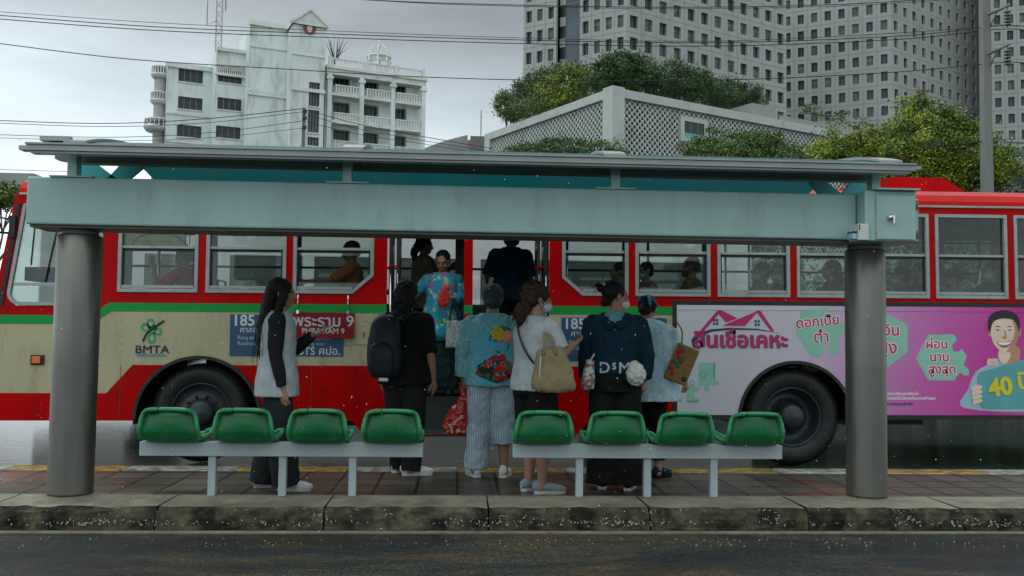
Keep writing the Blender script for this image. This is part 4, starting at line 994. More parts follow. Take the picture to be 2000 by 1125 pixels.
# gutter, roof, front, back, underbody
b = MB()
rp_ = [(0, ZGU+.012), (.02, 2.76), (.10, 2.84), (.32, 2.92), (.75, 2.975), (1.25, 2.99), (1.75, 2.975), (2.18, 2.92), (2.40, 2.84), (2.48, 2.76), (2.5, ZGU)]
for i in range(len(rp_)-1):
    (y0, z0), (y1, z1) = rp_[i], rp_[i+1]
    b.add([(-4.62, y0, z0), (XR, y0, z0), (XR, y1, z1), (-4.62, y1, z1)], [(0, 1, 2, 3)], 0, True)
b.add([(-4.62, y, z) for y, z in rp_], [tuple(range(len(rp_)-1, -1, -1))])
b.add([(XR, y, z) for y, z in rp_], [tuple(range(len(rp_)))])
b.build('roof', 'bus_red', bus)
b = MB(); b.box(-4.6, XR, -.018, -.001, ZGU-.012, ZGU+.010); b.build('rain_gutter', 'alu', bus)
b = MB()
fx0, fz0 = bp(1740, 378, .9); fx1, _ = bp(1880, 378, .9)
b.prism([(fx0-.9, 2.94), (fx0-.75, 2.99), (fx0+.02, 3.17), (fx0+.62, 3.17), (fx1+.05, 2.97)], .8, .84); b.prism([(fx0-.9, 2.94), (fx0+.02, 3.17), (fx0+.62, 3.17), (fx1+.05, 2.97)], 1.6, 1.64)
b.box(fx0-.2, fx0+.6, .84, 1.6, 3.0, 3.15)
b.build('roof_fairing', 'bus_red', bus)
b = MB()
b.prism([(-4.92, ZS), (-4.86, 1.43), (-4.64, ZGU), (-4.60, ZGU), (-4.82, 1.43), (-4.88, ZS)], .031, .12)
b.prism([(-4.92, ZS), (-4.86, 1.43), (-4.64, ZGU), (-4.60, ZGU), (-4.82, 1.43), (-4.88, ZS)], 2.40, 2.50)
b.prism([(-4.92, ZS), (-4.86, 1.43), (-4.82, 1.43), (-4.88, ZS)], .12, 2.40); b.prism([(-4.66, 2.55), (-4.64, ZGU), (-4.60, ZGU), (-4.62, 2.55)], .12, 2.40)
b.build('front_panel', 'bus_red', bus)
b = MB(); b.prism([(-4.85, 1.44), (-4.655, 2.54), (-4.645, 2.54), (-4.84, 1.44)], .13, 2.39); b.build('windscreen', 'far_glass', bus)
b = MB(); b.box(XR-.04, XR, .031, 2.47, ZS, ZGU); b.build('rear_panel', 'bus_red', bus)
b = MB(); 
fx = [-4.85, F0[0]-F0[2]-.02, F0[0]+F0[2]+.02, D1[0], D2[1], F1[0]-F1[2]-.02, F1[0]+F1[2]+.02, XR-.05]
for i, (p, q) in enumerate(zip(fx, fx[1:])):
    if i == 3: b.box(p, q, .70, 2.45, .81, .85)
    elif i in (1, 5): b.box(p, q, .765, 1.70, .81, .85)
    else: b.box(p, q, .05, 2.45, .81, .85)

# wheel tubs are left open: the floor only shows through the windows
b.build('floor', 'bus_floor', bus)
b = MB(); b.box(-4.2, 7, .5, .62, .40, .52); b.box(-4.2, 7, 1.9, 2.0, .40, .52)
b.box(.2, 1.6, .9, 1.7, .12, .5); b.box(-1.9, -.9, 1.3, 2.1, .16, .5); b.tube([(-2.72, .3, .36), (-2.72, 2.2, .36)], .07, 10); b.tube([(3.66, .3, .36), (3.66, 2.2, .36)], .09, 10)
b.box(4.6, 5.6, 1.0, 2.0, .2, .5)
b.build('chassis', 'black', bus)
# far side: lower wall, windows, upper wall
b = MB(); fh = [(x, x+1.0, 1.66, 2.6) for x in np.arange(-4.3, 6.9, 1.1)]
b.wall(-4.7, XR, .336, ZGU, fh, .03, fn=lambda u, v, w: (u, 2.44+w, v)); b.build('far_wall', ['bus_inner'], bus)
b = MB()
for h in fh:
    b.box(h[0], h[1], 2.452, 2.456, h[2], h[3], 0); b.box(h[0], h[1], 2.43, 2.445, 2.12, 2.15, 1)
b.build('far_glazing', ['far_glass', 'black'], bus)
b = MB(); b.box(-4.5, XR-.05, .05, 2.45, 2.66, 2.68); b.build('ceiling', 'bus_inner', bus)
b = MB()
for y in (.75, 1.7): b.tube([(-4.3, y, 2.48), (XR-.2, y, 2.48)], .016, 8)
for x in (-3.4, -1.0, 1.25, 2.2, 3.4, 5.0, 6.2):
    for y in (.75, 1.7): b.tube([(x, y, .85), (x, y, 2.66)], .016, 8)
b.build('hand_rail', 'chrome', bus)
# windows
def ngw(a, c, clip=0):
    P = [(a, ZT), (a, ZW), (c, ZW), (c, ZT)]
    if clip > 0: P = [(a, ZT), (a, ZW), (c-.22, ZW), (c, ZW+.19), (c, ZT)]
    if clip < 0: P = [(a, ZT), (a, ZW+.19), (a+.22, ZW), (c, ZW), (c, ZT)]
    return P
for i, (a, c) in enumerate(wins):
    P = inset(ngw(a, c, 1 if i == 2 else -1 if i == 3 else 0), .0015); Q = inset(P, .036)
    b = MB(); b.ring(P, Q, -.014, .026)
    wf = b.build('window', 'alu', bus)
    zm = 2.14-.0*i
    b = MB(); b.box(a+.044, c-.044, -.006, .014, zm, zm+.026); b.build('sash_bar', 'alu', wf); b = MB()
    if i not in (2, 3): b.box(a+.044, c-.044, -.010, .014, ZW+.0435, ZW+.075)
    elif i == 2: b.box(a+.044, c-.23, -.010, .014, ZW+.0435, ZW+.075)
    else: b.box(a+.23, c-.044, -.010, .014, ZW+.0435, ZW+.075)
    b.build('bottom_rail', 'alu', wf)
    b = MB(); b.box(a+.043, c-.043, .0142, .020, zm-.03, zm-.001); b.box(a+.043, a+.058, .0142, .022, ZW+.05, zm); b.box(c-.058, c-.043, .0142, .022, ZW+.22 if i == 2 else ZW+.05, zm); b.build('rubber_seal', 'black', wf)
    b = MB(); b.prism(Q, .0225, .0245); b.build('pane', 'bus_glass', wf)
# driver's window
P = roundpoly(inset(dw, .001), [.03, .05, .06, .05, .06, .05], 4); Q = inset(P, .034)
b = MB(); b.ring(P, Q, -.014, .026); wf = b.build('window', 'alu', bus)
b = MB(); b.box(-4.63, -3.78, -.008, .014, 1.735, 1.765); b.build('sash_bar', 'alu', wf)
b = MB(); b.tube([(-4.32, .012, 1.77), (-4.17, .012, 2.58)], .010, 6); b.tube([(-4.47, .012, 1.95), (-4.43, .012, 2.58)], .009, 6); b.build('rubber_seal', 'black', wf)
b = MB(); b.prism(Q, .0225, .0245); b.build('pane', 'bus_glass', wf)
b = MB(); b.prism([(-4.625, 2.60), (-4.585, 2.60), (-4.735, 1.52), (-4.775, 1.52)], -.012, -.002); b.build('front_gasket', 'black', bus)
b = MB(); b.tube([(-4.66, -.02, 2.42), (-4.9, -.12, 2.46), (-5.3, -.2, 2.50)], .014, 8); b.tube([(-4.68, -.02, 2.28), (-4.95, -.12, 2.29), (-5.3, -.2, 2.33)], .012, 8); b.box(-4.68, -4.62, -.05, -.012, 2.24, 2.46)
ma = b.build('mirror_arm', 'black', bus)
b = MB(); b.box(-5.42, -5.30, -.34, -.08, 2.16, 2.52); b.build('mirror', 'black', ma, bev=.02)
# marker lamp, fuel flap
x, z = bp(75, 703); b = MB(); b.box(x-.07, x+.07, -.014, -.0005, z-.052, z+.052)
ml = b.build('marker_lamp', 'black', bus, bev=.006)
b = MB(); b.box(x-.052, x+.035, -.026, -.0145, z-.036, z+.036); b.build('lens', 'orange_lens', ml, bev=.006)
x, z = bp(706, 652); b = MB(); b.ring(roundpoly([(x-.16, z-.11), (x+.09, z-.11), (x+.09, z+.11), (x-.16, z+.11)], .04), roundpoly([(x-.14, z-.09), (x+.07, z-.09), (x+.07, z+.09), (x-.14, z+.09)], .03), -.005, 0)
b.prism(roundpoly([(x-.139, z-.089), (x+.069, z-.089), (x+.069, z+.089), (x-.139, z+.089)], .03), -.003, 0)
for k in range(22):
    t = 2*math.pi*k/22; b.ell((x-.035+.15*math.copysign(abs(math.cos(t))**.4, math.cos(t)), 0, z+.135*math.copysign(abs(math.sin(t))**.4, math.sin(t))), (.007, .005, .007), 1, 6)
b.box(x+.025, x+.045, -.012, -.003, z-.03, z+.02, 1)
b.build('filler_flap', ['bus_cream', 'brown_grey'], bus)
# wheels
def wheel(cx, cz, r, dual):
    o = thing('wheel', None, None, (0,0,0)); o.parent = bus
    b = MB(); y0 = .10
    b.lathe([(r*.60, y0+.02), (r*.66, y0-.005), (r*.80, y0-.022), (r*.90, y0-.012), (r*.96, y0+.01), (r, y0+.05), (r, y0+.24), (r*.95, y0+.28), (r*.6, y0+.28)], 64, 0, 'y', (cx, 0, cz), caps=False)
    for k in range(72):                                        # shoulder lugs
        t = 2*math.pi*k/72; c, s = math.cos(t), math.sin(t); tx, tz = -s, c; h = .011
        V = []
        for rr, yy in ((r*.90, y0-.018), (r*.975, y0+.012), (r*1.012, y0+.06), (r*1.012, y0+.11)):
            V += [(cx+c*rr-tx*h, yy-.004, cz+s*rr-tz*h), (cx+c*rr+tx*h, yy-.004, cz+s*rr+tz*h)]
        for rr, yy in ((r*.88, y0+.01), (r*.93, y0+.05), (r*.98, y0+.09), (r*.98, y0+.12)):
            V += [(cx+c*rr-tx*h, yy, cz+s*rr-tz*h), (cx+c*rr+tx*h, yy, cz+s*rr+tz*h)]
        F = [(2*i, 2*i+1, 2*i+3, 2*i+2) for i in range(3)] + [(2*i, 2*i+2, 2*i+10, 2*i+8) for i in range(3)] + [(2*i+1, 2*i+9, 2*i+11, 2*i+3) for i in range(3)] + [(0, 8, 9, 1), (6, 7, 15, 14)]
        b.add(V, F)
    b.build('tyre', 'rubber', o)
    b = MB(); d = .13 if dual else .0
    b.lathe([(r*.62, y0+.03), (r*.60, y0+.0), (r*.57, y0+.02), (r*.54, y0+.06+d), (r*.34, y0+.05+d), (r*.26, y0+.02+d*.6), (r*.25, y0-.01), (r*.20, y0-.03), (.0, y0-.035)], 48, 0, 'y', (cx, 0, cz), caps=False)
    for k in range(10):
        t = 2*math.pi*k/10; b.tube([(cx+.34*r*math.cos(t), y0+.06+d, cz+.34*r*math.sin(t)), (cx+.34*r*math.cos(t), y0+.015+d, cz+.34*r*math.sin(t))], .016, 6)
    b.build('rim', 'rim_m', o)
wheel(F0[0], -.13+.52+.02, .515, False)
wheel(F1[0], -.135+.53-.026, .53, True)
for A in (F0, F1):
    b = MB(); pts = arc(A[0], A[1], A[2]+.012, -5, 185, 30); m = len(pts)
    V = [(x, y, z) for x, z in pts for y in (.0315, .75)]
    b.add(V, [(2*i, 2*i+1, 2*i+3, 2*i+2) for i in range(m-1)])
    b.add([(x, .75, z) for x, z in pts], [tuple(range(m))])
    b.build('wheel_arch', 'black', bus)
for A in (F0, F1):
    b = MB(); o_ = arc(A[0], A[1], A[2]+.004, 0, 180, 36); i_ = arc(A[0], A[1], A[2]-.03, 0, 180, 36)
    for k in range(36):
        V = [(*o_[k], -.02), (*o_[k+1], -.02), (*i_[k+1], -.02), (*i_[k], -.02)]
        V = [(x, y, z) for (x, z, y) in V] + [(x, .0, z) for (x, z, y) in V]
        b.add(V, [(0,1,2,3), (0,4,5,1), (2,6,7,3), (1,5,6,2), (4,0,3,7)])
    b.build('arch_lip', 'rubber', bus)
# doors: jambs, folded leaves, steps
for (a, c), s in ((D1, 1), (D2, -1)):
    dd = thing('door', None, None); dd.parent = bus
    e = a if s > 0 else c
    for k in range(2):
        x = e+s*(.035+.075*k); b = MB(); b.box(x-.016, x+.016, .05+.02*k, .42, .36, 2.32); lf = b.build('door_leaf', 'leaf_door', dd)
        b = MB(); b.box(x-.0185, x+.0185, .12, .36, 1.25, 2.22); b.build('leaf_glass', 'dark_win', lf)
        b = MB(); b.tube([(x, .03+.02*k, .7), (x, .03+.02*k, 1.9)], .012, 8); b.build('grab_bar', 'chrome', lf)
    b = MB(); b.tube([(e+s*.02, .02, 1.97), (e+s*.07, -.012, 1.98), (e+s*.15, .03, 1.97)], .013, 8); b.build('handle', 'bus_red', dd)
b = MB()
b.box(D1[0], D2[1], .02, .36, .20, .225, 0); b.box(D1[0], D2[1], .36, .38, .20, .60, 1); b.box(D1[0], D2[1], .36, .68, .575, .60, 0); b.box(D1[0], D2[1], .68, .70, .60, .85, 1)
b.box(D1[0]-.02, D1[0]-.001, .03, 1.0, .19, .85, 1); b.box(D2[1]+.001, D2[1]+.02, .03, 1.0, .19, .85, 1)
b.build('step', ['bus_floor', 'riser_m'], bus)
b = MB(); b.box(-.98, 1.26, -.006, .02, .17, .197); b.build('step_edge', 'bus_maroon', bus, bev=.004)
b = MB(); b.box(D1[1]+.004, D2[0]-.004, .035, .30, .60, 2.36); b.box(D1[1]-.10, D1[1]-.02, .9, .98, .85, 2.66)
b.build('centre_pillar', 'leaf_door', bus)
b = MB(); b.box(.2, .52, .72, .76, .85, 1.42); b.build('partition', 'black', bus); b = MB(); b.box(.15, .95, 1.4, 1.46, .85, 1.45); b.build('engine_cover', 'black', bus)
# seats inside
for x in list(np.arange(-3.05, -1.0, .72)) + list(np.arange(1.55, 7.0, .74)):
    for y in (.28, 1.85):
        o = thing('passenger_seat', None, None); o.parent = bus
        b = MB(); b.box(x, x+.42, y, y+.85 if y < 1 else y+.5, 1.22, 1.30); b.box(x+.38, x+.45, y, y+.85 if y < 1 else y+.5, 1.30, 1.74); b.build('cushion', 'seat_vinyl', o, bev=.02)
        b = MB(); b.tube([(x+.42, y+.05, 1.5), (x+.42, y+.05, 1.83), (x+.42, y+.38, 1.83), (x+.42, y+.38, 1.5)], .013, 8); b.box(x+.1, x+.3, y+.1, y+.3, .85, 1.22); b.build('grab_frame', 'chrome', o)
# papers and fittings in the windows
b = MB(); a, c = wins[0]; b.box(a+.05, c-.16, .05, .06, 2.17, 2.60); 
b.build('folding_blind', 'beige_panel', bus)
b = MB()
for pts in ([(a+.05, 2.32), (a+.72, 2.32)], [(a+.12, 2.18), (a+.2, 2.27), (a+.35, 2.30), (a+.5, 2.30), (a+.62, 2.25), (a+.7, 2.18)], [(a+.3, 2.55), (a+.34, 2.38), (a+.42, 2.29), (a+.55, 2.38), (a+.62, 2.55)], [(a+.72, 2.19), (a+.72, 2.58)]): b.tube([(x, .045, z) for x, z in pts], .006, 6, 4)
b.build('blind_wire', 'line_brown', bus)
for k, u, zz, w in ((3, .50, 2.30, .40), (4, .50, 2.34, .28), (5, .63, 2.28, .36), (6, .2, 2.38, .3)):
    a, c = wins[k]; x = a+(c-a)*u; b = MB(); b.prism([(x, 2.42), (x, zz+.06), (x+.08, zz+.04), (x+.1, zz), (x+w-.12, zz), (x+w-.08, zz+.04), (x+w, zz+.06), (x+w, 2.42)], .06, .062); b.build('notice', 'notice', bus)
b = MB(); b.box(-4.26, -4.10, .3, .32, 2.26, 2.5); b.box(-3.86, -3.76, .3, .32, 2.2, 2.6); b.build('curtain', 'blue_cloth', bus)
b = MB(); b.box(-4.62, -4.28, .2, .5, 1.80, 1.93, 0); b.box(-4.62, -4.28, .2, .5, 1.931, 1.945, 1); b.build('dashboard_box', ['navy_print', 'bus_red'], bus)

# ---- lettering on the body
def sticker(name, poly, y, m): return None
def route_board(cx, cz, w, h):
    b = MB(); b.box(cx-w/2, cx+w/2, -.0045, -.0005, cz-h/2, cz+h/2, 0); y = -.0055; x0 = cx-w/2+.02
    t = lambda s, size, x, z, m=1, al='LEFT', off=.0, ww=1: b.text(s, size, (x, z, y), m, off=off, align=al, w=ww, ext=.0005)
    b.bold('185', .16, (x0, cz+h*.345, y), 1, .0035, align='LEFT'); t('รังสิต - คลองเตย', .105, x0+.36, cz+h*.345, 1, 'LEFT', .001)
    t('ศาลอาญา รัชดาภิเษก - อโศก', .085, x0+.08, cz+h*.125, 1)
    t('Rang sit - Phaholyothin Rd. - Ratchadaphisek', .055, x0+.06, cz-h*.06, 2); t('Ratchadaphisek Rd. - Asok - Khlong toei', .055, x0+.06, cz-h*.20, 2)
    t('ผ่าน BTS ศปอ.', .115, cx+w/2-.03, cz-h*.385, 1, 'RIGHT', .001)
    return b
for (xa, ya, xb, yb) in ((452, 614, 672, 696), (1090, 620, 1312, 706)):
    x0, z1 = bp(xa, ya); x1, z0 = bp(xb, yb); rb = route_board((x0+x1)/2, (z0+z1)/2, min(x1, 2.2)-x0, z1-z0)
    rb.build('route_board', ['sticker_blue', 'letter_white', 'letter_pale'], bus)
cx, cz = bp(298, 645); b = MB()
def leafring(ang, r0, r1, w):
    P = []; Q = []
    for i in range(20):
        t = 2*math.pi*i/20; k = math.copysign(abs(math.cos(t))**.7, math.cos(t)); s_ = math.copysign(abs(math.sin(t))**.7, math.sin(t))
        for L_, sc in ((P, 1), (Q, .52)):
            u, v = (r0+r1)/2+sc*k*(r1-r0)/2, sc*s_*w
            L_.append((cx+u*math.cos(ang)-v*math.sin(ang), cz+u*math.sin(ang)+v*math.cos(ang)))
    b.ring(P, Q, -.003, 0, 0)
for a_, l, w_ in ((100, .125, .042), (155, .12, .042), (350, .11, .040), (272, .14, .042), (45, .06, .035)): leafring(R(a_), .015, l, w_)
b.tube([(cx-.085, -.004, cz-.115), (cx-.05, -.004, cz-.035), (cx+.03, -.004, cz+.035), (cx+.125, -.004, cz+.10)], .010, 6, 4, 1)
b.bold('BMTA', .115, (cx+.01, cz-.205, -.003), 1, .0025, w=1.18)
b.box(cx-.155, cx+.165, -.003, 0, cz-.272, cz-.262, 2); b.text('Bangkok Mass Transit Authority', .022, (cx, cz-.25, -.003), 2, ext=.0005)
b.build('emblem', ['logo_green', 'logo_black', 'logo_cyan'], bus)
# ---- the advert panel
AX0 = 2.311; b = MB(); AZ0, AZ1 = .350, 1.635
al1 = archpts(F1, AZ0)
b.prism([(AX0, AZ1), (AX0, AZ0)] + al1 + [(XR-.02, AZ0), (XR-.02, AZ1)], -.006, 0); ap = b.build('advert_panel', 'black', bus)
F1b = (F1[0], F1[1], F1[2]+.0); al1 = archpts(F1b, AZ0+.05)
b = MB(); b.prism([(AX0+.045, AZ1-.05), (AX0+.045, AZ0+.05)] + al1 + [(XR-.03, AZ0+.05), (XR-.03, AZ1-.05)], -.009, -.0065, 0)
for z in (1.13, .99, 1.545): 
    for i in range(60):
        x = AX0+.12+i*.085
        if (z != 1.545 and x < 4.9) or x > XR-.1: continue
        b.ell((x, -.009, z), (.006, .004, .006), 0, 6)
b.box(AX0+.05, XR-.05, -.0125, -.0095, 1.535, 1.538, 0)
ad = b.build('print', 'ad_print', ap)
Y1, Y2, Y3, Y4 = -.0105, -.012, -.0135, -.015
q = lambda *a: [bp(*p) for p in a]
def soft(pts, k=5):
    n = len(pts); out = []
    for i in range(n):
        a, b_, c, d = (V3_(pts[(i+j) % n]) for j in (-1, 0, 1, 2))
        for t in (j/k for j in range(k)): out.append(tuple(.5*(2*b_+(c-a)*t+(2*a-5*b_+4*c-d)*t*t+(3*b_-a-3*c+d)*t**3)))
    return out
V3_ = lambda p: np.array(p, float)
def fl(mb, poly, y, m): mb.prism(poly, y, y+.0012, m)
b = MB()
# two roofs
fl(b, q((1368, 647), (1403, 606), (1411, 606), (1442, 622), (1420, 630), (1405, 614), (1376, 647)), Y1, 0)
fl(b, q((1403, 610), (1434, 622), (1418, 629)), Y2, 0)
fl(b, q((1412, 636), (1484, 606), (1456, 637)), Y2, 0)
fl(b, q((1478, 608), (1486, 606), (1513, 646), (1507, 647)), Y2, 0)
for (wx, wz) in ((1399, 629), (1480, 631)):
    for i in (-1, 1):
        for j in (-1, 1):
            c = bp(wx+i*3, wz+j*3.4); b.box(c[0]-.012, c[0]+.012, Y1, Y1+.0012, c[1]-.014, c[1]+.014, 1)
sw = [(1369, 684), (1354, 678), (1351, 664), (1362, 651), (1390, 643), (1430, 640), (1480, 642), (1526, 651)]; si = [(1480, 645), (1430, 644), (1392, 648), (1368, 657), (1360, 668), (1362, 677)]
fl(b, q(*sw) + q(*si), Y1, 1)
c = bp(1447, 665); 
b.bold('สินเชื่อเคหะ', .235, (c[0]+.008, c[1]-.006, Y3), 1, .007); b.bold('สินเชื่อเคหะ', .235, (*c, Y4-.001), 0, .006)
b.build('house_emblem', ['magenta', 'navy_print'], ap)
def puzzle(pts, y=Y1):
    b = MB(); fl(b, pts, y, 0); return b
def knob(cx, cz, r, a0, n=10): return [(cx+r*math.cos(R(a0+300*i/n)), cz+r*math.sin(R(a0+300*i/n))) for i in range(n+1)]
hexa = q((1555, 652), (1566, 605), (1619, 600), (1642, 630), (1652, 634), (1654, 652), (1640, 655), (1640, 690), (1620, 692)) + q((1618, 682), (1622, 676), (1615, 670), (1607, 675), (1609, 684), (1605, 696)) + q((1588, 699))
b = puzzle(hexa)
for s, px_, py_, sz, r in (('ดอกเบี้ย', 1598, 629, .15, .10), ('ต่ำ', 1605, 659, .17, .06)):
    c = bp(px_, py_); b.bold(s, sz, (*c, Y2), 1, .003, 4, 2, .011, rot=r)
b.build('puzzle_piece', ['mint', 'magenta', 'ad_white'], ap)
b = puzzle(q((1650, 640), (1690, 600), (1732, 612), (1773, 634), (1773, 688), (1735, 716), (1700, 720), (1660, 700)))
for s, px_, py_, sz in (('วงเงิน', 1722, 646, .17), ('สูง', 1735, 680, .19)):
    c = bp(px_, py_); b.bold(s, sz, (*c, Y2), 1, .004, 4, 2, .012)
b.build('puzzle_piece', ['mint', 'magenta', 'ad_white'], ap)
b = puzzle(q((1789, 700), (1813, 654), (1864, 653), (1869, 664), (1860, 674), (1862, 686), (1873, 687), (1879, 681), (1889, 696), (1882, 713), (1892, 722), (1893, 732), (1884, 734), (1877, 728), (1872, 730), (1864, 743), (1813, 743)))
for s, px_, py_, sz in (('ผ่อน', 1830, 673, .14), ('นาน', 1835, 698, .14), ('สูงสุด', 1840, 722, .14)):
    c = bp(px_, py_); b.bold(s, sz, (*c, Y2), 1, .003, 4, 2, .011)
b.build('puzzle_piece', ['mint', 'magenta', 'ad_white'], ap)
b = MB()
fl(b, q((1341, 784), (1342, 755), (1365, 755), (1365, 708), (1399, 708), (1396, 738), (1407, 748), (1397, 752), (1386, 751), (1387, 764), (1376, 764), (1375, 752), (1367, 754), (1366, 762), (1356, 768), (1356, 776), (1365, 778), (1366, 784)), Y1, 0)
c = bp(1374, 732); b.ring(ngon(*c, .035, 14), ngon(*c, .026, 14), Y2, Y2+.001, 1); fl(b, q((1394, 708), (1397, 708), (1397, 738), (1394, 738)), Y2, 1); fl(b, q((1341, 782), (1366, 782), (1366, 785), (1341, 785)), Y2, 1)
c = bp(1352, 748); b.ring(ngon(*c, .03, 14), ngon(*c, .022, 14), Y2, Y2+.001, 1)
b.build('puzzle_piece', ['mint', 'mint_dark'], ap)
b = MB()
for s, px_, py_, m in (('รายละเอียดเงื่อนไข โทร 0000', 1762, 769, 0), ('เงื่อนไขเป็นไปตามที่ธนาคารกำหนด', 1778, 778, 0), ('สอบถามข้อมูลเพิ่มเติม', 1752, 789, 1)):
    if m == 0 and py_ == 769: s = 'รายละเอียดและเงื่อนไข'
    c = bp(px_, py_); b.text(s, .042, (*c, Y1), m, off=.001, ext=.0004)
b.build('small_print', ['ad_white', 'navy_print'], ap)
# generic smiling man holding a sign
b = MB(); sf = lambda y, m, *p: fl(b, soft(q(*p)), y, m)
sf(Y1, 0, (1884, 797), (1892, 758), (1905, 728), (1928, 713), (1950, 705), (1975, 709), (2000, 712), (2030, 720), (2040, 797))
sf(Y2, 2, (1952, 685), (1951, 704), (1962, 713), (1978, 713), (1991, 705), (1989, 676))
sf(Y2-.0006, 1, (1952, 684), (1952, 703), (1962, 711), (1972, 700), (1972, 688))
for ex in (1933, 1992): sf(Y2-.0008, 2, (ex-3, 645), (ex, 641), (ex+3, 645), (ex+2, 657), (ex-2, 657))
sf(Y3, 1, (1934, 634), (1935, 652), (1941, 671), (1951, 683), (1962, 689), (1974, 685), (1984, 672), (1990, 652), (1991, 632), (1980, 617), (1960, 613), (1942, 618))
sf(Y3-.0006, 2, (1978, 626), (1982, 645), (1977, 668), (1966, 687), (1975, 685), (1985, 671), (1990, 652), (1991, 634))
sf(Y4, 3, (1932, 650), (1930, 630), (1935, 616), (1947, 608), (1962, 606), (1978, 609), (1989, 619), (1992, 634), (1990, 648), (1986, 635), (1979, 625), (1962, 622), (1946, 625), (1938, 633), (1935, 646))
for ex in (1949, 1972):
    c = bp(ex, 645); fl(b, soft([(c[0]-.026, c[1]), (c[0], c[1]+.008), (c[0]+.026, c[1]), (c[0], c[1]-.007)], 3), Y4, 4); b.box(c[0]-.010, c[0]+.010, Y4-.001, Y4-.0004, c[1]-.006, c[1]+.007, 3); b.box(c[0]-.028, c[0]+.028, Y4-.0008, Y4-.0003, c[1]+.005, c[1]+.009, 3)
    c = bp(ex, 638); fl(b, soft([(c[0]-.034, c[1]-.006), (c[0], c[1]+.009), (c[0]+.034, c[1]-.004), (c[0], c[1]-.001)], 3), Y4, 3)
sf(Y4, 2, (1957, 660), (1960, 657), (1964, 657), (1967, 660), (1962, 662))
fl(b, q((1961, 645), (1964, 645), (1966, 657), (1963, 658)), Y4, 2)
sf(Y4, 5, (1947, 667), (1961, 668), (1978, 665), (1971, 676), (1961, 679), (1952, 675)); sf(Y4-.0008, 4, (1949, 668), (1961, 669), (1976, 667), (1969, 673), (1961, 674), (1953, 673))
fl(b, q((1910, 735), (1914, 727), (1990, 705), (2045, 690), (2045, 797), (1918, 797), (1908, 775)), Y4-.002, 6)
for k in range(4): sf(Y4-.004, 1, (1896+k, 757+k*9), (1906, 752+k*9), (1916, 753+k*9), (1917, 758+k*9), (1907, 761+k*9), (1898+k, 764+k*9))
for k in range(4): sf(Y3, 1, (1928+k*5, 713), (1929+k*5, 702), (1932+k*5, 700), (1934+k*5, 703), (1933+k*5, 713))
b.bold('40', .27, (*bp(1953, 757), Y4-.005), 8, .010, 6, 7, .018, rot=.14)
b.bold('ปี', .25, (*bp(1998, 745), Y4-.005), 8, .008, 6, 7, .015, rot=.14)
b.build('printed_figure', ['shirt_print', 'skin_print', 'skin_print_shade', 'hair_print', 'ad_white', 'lip_print', 'teal_print', 'mint_dark', 'yellow_print'], ap)
# ---- the hanging destination board
x0, z1 = bp(571, 610, -.03); x1, z0 = bp(692, 661, -.03); cx, cz = (x0+x1)/2, (z0+z1)/2
db = thing('destination_board', 'red destination board hung on two hooks below a bus window', 'sign', (cx, YB-.03, cz+TILT*cx))
b = MB(); w, h = (x1-x0)/2, (z1-z0)/2; b.box(-w, w, -.006, .006, -h, h, 0)
b.bold('พระราม 9', .165, (0, h*.30, -.007), 1, .003, 5, w=1.02); b.bold('PHRA RAM 9', .080, (.0, -h*.45, -.007), 1, .0015, 4)
b.build('board', ['board_red', 'letter_pale'], db)
for x in (-w+.055, w-.075):
    b = MB(); b.tube([(x, 0, h-.01), (x, 0, h+.18), (x+.0, .025, h+.19)], .0065, 6); b.box(x-.012, x+.012, -.008, .008, h-.015, h+.02); b.build('hook', 'chrome', db)
# ------------------------------------------------------------------ people: builders
pm('skin', (.36,.19,.125), .5, var=.06, scale=12, sss=.1); pm('skin_tan', (.27,.135,.085), .5, var=.06, scale=12, sss=.1)
pm('hair_black', (.008,.0075,.0075), .6, spec=.2, var=.5, scale=9, stretch=(9,9,.7), bump=.6, bscale=14)
pm('hair_brown', (.04,.022,.012), .6, spec=.2, var=.6, scale=9, stretch=(9,9,.7), bump=.6, bscale=14)
pm('hair_grey', (.03,.045,.047), .6, spec=.2, var=.5, scale=9, stretch=(9,9,.9), bump=.6, bscale=14)
pm('eye_dark', (.01,.008,.008), .2); pm('lip', (.30,.09,.08), .45); pm('mask_blue', (.42,.58,.62), .7, var=.05, scale=30); pm('mask_white', (.66,.68,.70), .7, var=.05); pm('mask_dark', (.02,.02,.022), .7)
def cloth(name, col, rough=.85, var=.12, scale=14, **k):
    m = cloth_(name, col, rough, var, scale, **k); t, p = nodes(m); fb = t.nodes.new('ShaderNodeBump'); fb.inputs['Strength'].default_value = .38; fb.inputs['Distance'].default_value = .035   # soft folds
    tc = t.nodes.new('ShaderNodeTexCoord'); mp = t.nodes.new('ShaderNodeMapping'); mp.inputs['Rotation'].default_value = (.3, .5, 0); mp.inputs['Scale'].default_value = (1, 1, .42); n = t.nodes.new('ShaderNodeTexNoise'); n.inputs['Scale'].default_value = 8.5; n.inputs['Detail'].default_value = 2; n.inputs['Distortion'].default_value = 1.2
    t.links.new(tc.outputs['Object'], mp.inputs[0]); t.links.new(mp.outputs[0], n.inputs['Vector']); t.links.new(n.outputs[0], fb.inputs['Height'])
    l = p.inputs['Normal'].links
    if l: t.links.new(fb.outputs[0], l[0].from_node.inputs['Normal'])
    else: t.links.new(fb.outputs[0], p.inputs['Normal'])
    return m
def cloth_(name, col, rough=.85, var=.12, scale=14, **k): return pm(name, col, rough, var=var, scale=scale, bump=k.pop('bump', .25), bscale=k.pop('bscale', 160), spec=.12, **k)
cloth('c_white', (.40,.45,.47)); cloth('c_black', (.010,.011,.012)); cloth('c_black2', (.016,.018,.020)); cloth('c_charcoal', (.022,.028,.030))
cloth('c_navy', (.006,.026,.048), var=.25, scale=6); cloth('c_hoodin', (.13,.27,.32)); cloth('c_denim_blue', (.02,.085,.13), var=.3, scale=9)
